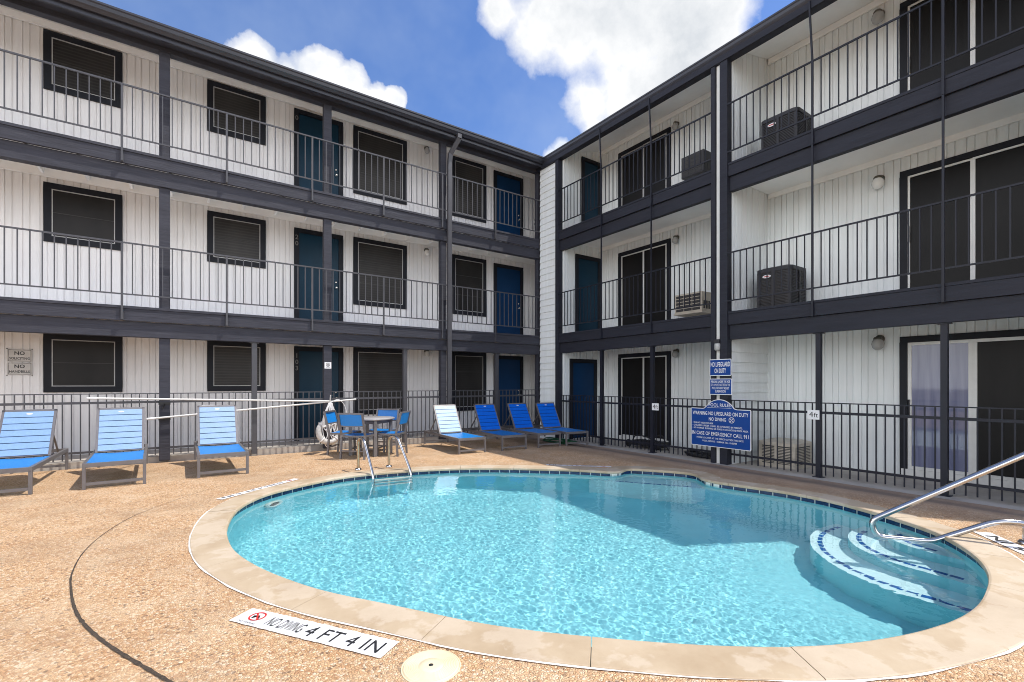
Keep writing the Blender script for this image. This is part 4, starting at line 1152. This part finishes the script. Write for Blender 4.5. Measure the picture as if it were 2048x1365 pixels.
# ------------------------------------------------------------------ clutter behind the fence
ct = empty('hand_cart', (8.62, 6.95, -.122), label='low black ribbed cart lying behind the right fence', cat='cart')
c = MB(); c.box(-.16, .16, -.42, .42, .05, .16); c.build('tray', 'black', ct, .03)
rb_ = MB()
for k in range(8): rb_.box(-.175, .175, -.40 + k * .105, -.36 + k * .105, .06, .17)
rb_.build('ribs', 'unit_dark', ct)
MB().tube(catmull([(-.10, .40, .15), (-.10, .30, .27), (-.10, 0, .26), (-.10, -.30, .18), (-.1, -.44, .14)], 6, False), .016, 8).build('handle', 'black', ct)
MB().tube(catmull([(.05, -.1, .26), (.05, -.3, .30), (.03, -.45, .05), (0, -.52, .0)], 6, False), .014, 8).build('handle', 'black', ct)
for y in (.50, -.30): MB().lathe([(.0, -.03), (.075, -.03), (.085, -.01), (.085, .01), (.075, .03), (0, .03)], (-.12, y, .086), 18, 'x').build('wheel', 'black', ct)
def coil(name, c, r, turns, tr, mat, lb, squash=.7, seed=1):
    random.seed(seed); pts = []
    for k in range(int(turns * 14)):
        a = 2 * math.pi * k / 14; q = r * (1 + .18 * math.sin(a * .37 + seed) + .06 * random.random())
        pts.append((q * math.cos(a) * squash, q * math.sin(a), tr + .018 * (k // 14) * (.6 + .4 * math.sin(k))))
    o_ = empty(name, c, label=lb, cat='hose'); MB().tube(catmull(pts, 3, False), tr, 7).build('hose', mat, o_)
coil('hose_coil', (8.55, 5.55, -.122), .33, 4, .024, 'black', 'black hose coil behind the pool rules board', .6, 2)
coil('hose_coil', (7.35, 8.55, -.05), .42, 4, .013, 'green', 'green garden hose coiled under the end lounger', .6, 5)

# ------------------------------------------------------------------ sky, sun, camera
SUN_DIR = Vector((.415, -.290, 1.0)).normalized()
el = math.asin(SUN_DIR.z); az = math.atan2(SUN_DIR.x, SUN_DIR.y)
sd = bpy.data.lights.new('Sun', 'SUN'); sd.energy = 4.9; sd.angle = R(.5); sd.color = (1.0, .955, .88)
so = bpy.data.objects.new('Sun', sd); COL.objects.link(so); so.location = (20, -14, 48)
so.rotation_euler = (-SUN_DIR).to_track_quat('-Z', 'Y').to_euler()
sd.cycles.is_caustics_light = True
for o in [basin] + [o for o in bpy.data.objects if o.name.split('.')[0] in ('step', 'seat_ledge', 'tile_line', 'waterline_band', 'waterline_tiles', 'pool_light', 'light_lens', 'ladder_tread', 'grab_rail')]:
    o.cycles.is_caustics_receiver = True

wd = bpy.data.worlds.new('World'); S.world = wd; wd.use_nodes = True
nt = wd.node_tree; L = nt.links; bg = nt.nodes['Background']; bg.inputs['Strength'].default_value = .15
sk = node(nt, 'ShaderNodeTexSky', sky_type='NISHITA'); sk.sun_disc = False; sk.sun_elevation = el; sk.sun_rotation = az
sk.altitude = 200; sk.air_density = 1.0; sk.dust_density = .35; sk.ozone_density = 3.0
tc = node(nt, 'ShaderNodeTexCoord'); D = tc.outputs['Generated']
CA, SA, FPX = math.cos(R(55.04)), math.sin(R(55.04)), 949.6
def direction(u, v):
    r, t = (u - 1024) / FPX, (767.5 - v) / FPX
    return Vector((CA + r * SA, SA - r * CA, t)).normalized()
def vmath(op, a, b):
    n = node(nt, 'ShaderNodeVectorMath', operation=op)
    for k, v in enumerate((a, b)):
        if hasattr(v, 'is_output'): L.new(v, n.inputs[k])
        else: n.inputs[k].default_value = v
    return n
def nz(scale, detail, rough, vec=D):
    n = node(nt, 'ShaderNodeTexNoise'); n.inputs['Scale'].default_value = scale; n.inputs['Detail'].default_value = detail; n.inputs['Roughness'].default_value = rough
    L.new(vec, n.inputs['Vector']); return n
def cloud(blobs, warps, sm=.1):
    vec = D
    for sc, det, amp in warps:
        q = nz(sc, det, .55)
        c = vmath('SUBTRACT', q.outputs['Color'], (.5, .5, .5)).outputs[0]
        c = vmath('MULTIPLY', c, (amp,) * 3).outputs[0]
        vec = vmath('ADD', vec, c).outputs[0]
    f = None
    for u, v, rad in blobs:
        dd = vmath('DISTANCE', vec, direction(u, v)).outputs['Value']
        # chord per pixel shrinks away from the axis
        q = ((u - 1024) ** 2 + (v - 767.5) ** 2) / FPX ** 2
        rr = rad / FPX / (1 + q) ** .75
        g = math_(nt, 'SUBTRACT', 1.0, math_(nt, 'DIVIDE', dd, rr))
        f = g if f is None else math_(nt, 'SMOOTH_MAX', f, g, sm)
    return f
fa = cloud([(505, 128, 62), (570, 170, 66), (640, 152, 64), (700, 182, 58), (750, 212, 48), (788, 205, 30), (560, 215, 80), (660, 235, 80), (455, 150, 30)],
           [(9, 3, .035), (30, 4, .022)])
fb = cloud([(1000, 18, 55), (1070, 60, 80), (1150, 60, 110), (1250, 40, 150), (1360, 30, 150), (1430, 60, 95), (1175, 190, 66), (1250, 170, 110), (1190, 245, 46), (1330, 150, 100), (1150, -80, 160), (1350, -100, 190), (1455, 5, 60)],
           [(4, 3, .09), (16, 5, .04)], .35)
fc = cloud([(1120, 300, 26), (1100, 312, 18)], [(20, 4, .03)])
wisp0 = nz(24, 6, .62).outputs['Fac']
fa = math_(nt, 'ADD', fa, math_(nt, 'MULTIPLY', math_(nt, 'SUBTRACT', wisp0, .5), .50))
ma = ramp(nt, fa, [(.0, (0, 0, 0)), (.09, (.5, .5, .5)), (.34, (1, 1, 1))])
wisp = nz(14, 8, .62).outputs['Fac']
fbw = math_(nt, 'ADD', fb, math_(nt, 'MULTIPLY', math_(nt, 'SUBTRACT', wisp, .5), .95))
mb_ = ramp(nt, fbw, [(.0, (0, 0, 0)), (.16, (.35, .35, .35)), (.52, (1, 1, 1))])
mc = ramp(nt, fc, [(.0, (0, 0, 0)), (.4, (.8, .8, .8))])
# shading inside the clouds: bright rims and grey underside
sh = nz(11, 6, .6).outputs['Fac']
sh2 = nz(7.5, 8, .62).outputs['Fac']
thick = math_(nt, 'MULTIPLY', ramp(nt, fbw, [(.15, (0, 0, 0)), (.65, (1, 1, 1))]), ramp(nt, sh2, [(.34, (1, 1, 1)), (.66, (.1, .1, .1))]))
ca = ramp(nt, sh, [(.3, (5.4, 5.7, 6.2)), (.55, (7.2, 7.2, 7.2))])
cb = mixc(nt, thick, (7.4, 7.4, 7.4), (4.9, 5.15, 5.45))
# unseen bright cloud added to light the shaded facades, outside the framed gap
away = vmath('DISTANCE', D, direction(1024, 150)).outputs['Value']
rest = math_(nt, 'MULTIPLY', ramp(nt, nz(2.3, 8, .58).outputs['Fac'], [(.42, (0, 0, 0)), (.54, (1, 1, 1))]), ramp(nt, away, [(.75, (0, 0, 0)), (.95, (1, 1, 1))]))
szs = node(nt, 'ShaderNodeSeparateXYZ'); L.new(D, szs.inputs[0])
rest = math_(nt, 'MULTIPLY', rest, ramp(nt, szs.outputs[2], [(.0, (1, 1, 1)), (.42, (1, 1, 1)), (.60, (.08, .08, .08))]))
hsv = node(nt, 'ShaderNodeHueSaturation'); hsv.inputs['Saturation'].default_value = 1.16; hsv.inputs['Value'].default_value = 1.22
L.new(mixc(nt, 1.0, sk.outputs[0], (1.06, .98, 1.06), 'MULTIPLY'), hsv.inputs['Color'])
c = mixc(nt, rest, hsv.outputs[0], (22.0, 21.9, 21.8))
hz = nz(3.2, 5, .6).outputs['Fac']
c = mixc(nt, ramp(nt, hz, [(.38, (0, 0, 0)), (.75, (.30, .30, .30))]), c, (4.2, 5.0, 6.2))
c = mixc(nt, mc, c, (6.5, 6.8, 7.2)); c = mixc(nt, mb_, c, cb); c = mixc(nt, ma, c, ca)
L.new(c, bg.inputs['Color'])

cd = bpy.data.cameras.new('Camera'); cam = bpy.data.objects.new('Camera', cd); COL.objects.link(cam); S.camera = cam
cam.location = (0, 0, 1.33); cam.rotation_euler = (R(90), 0, R(55.04 - 90))
cd.sensor_width = 36; cd.lens = FPX / 2048 * 36; cd.shift_y = 85 / 2048; cd.clip_start = .05; cd.clip_end = 1000
S.view_settings.view_transform = 'Standard'; S.view_settings.look = 'None'; S.view_settings.exposure = 0
S.cycles.use_denoising = True; S.cycles.filter_width = 1.0; S.cycles.max_bounces = 10; S.cycles.transmission_bounces = 8; S.cycles.diffuse_bounces = 5
S.cycles.sample_clamp_indirect = 6
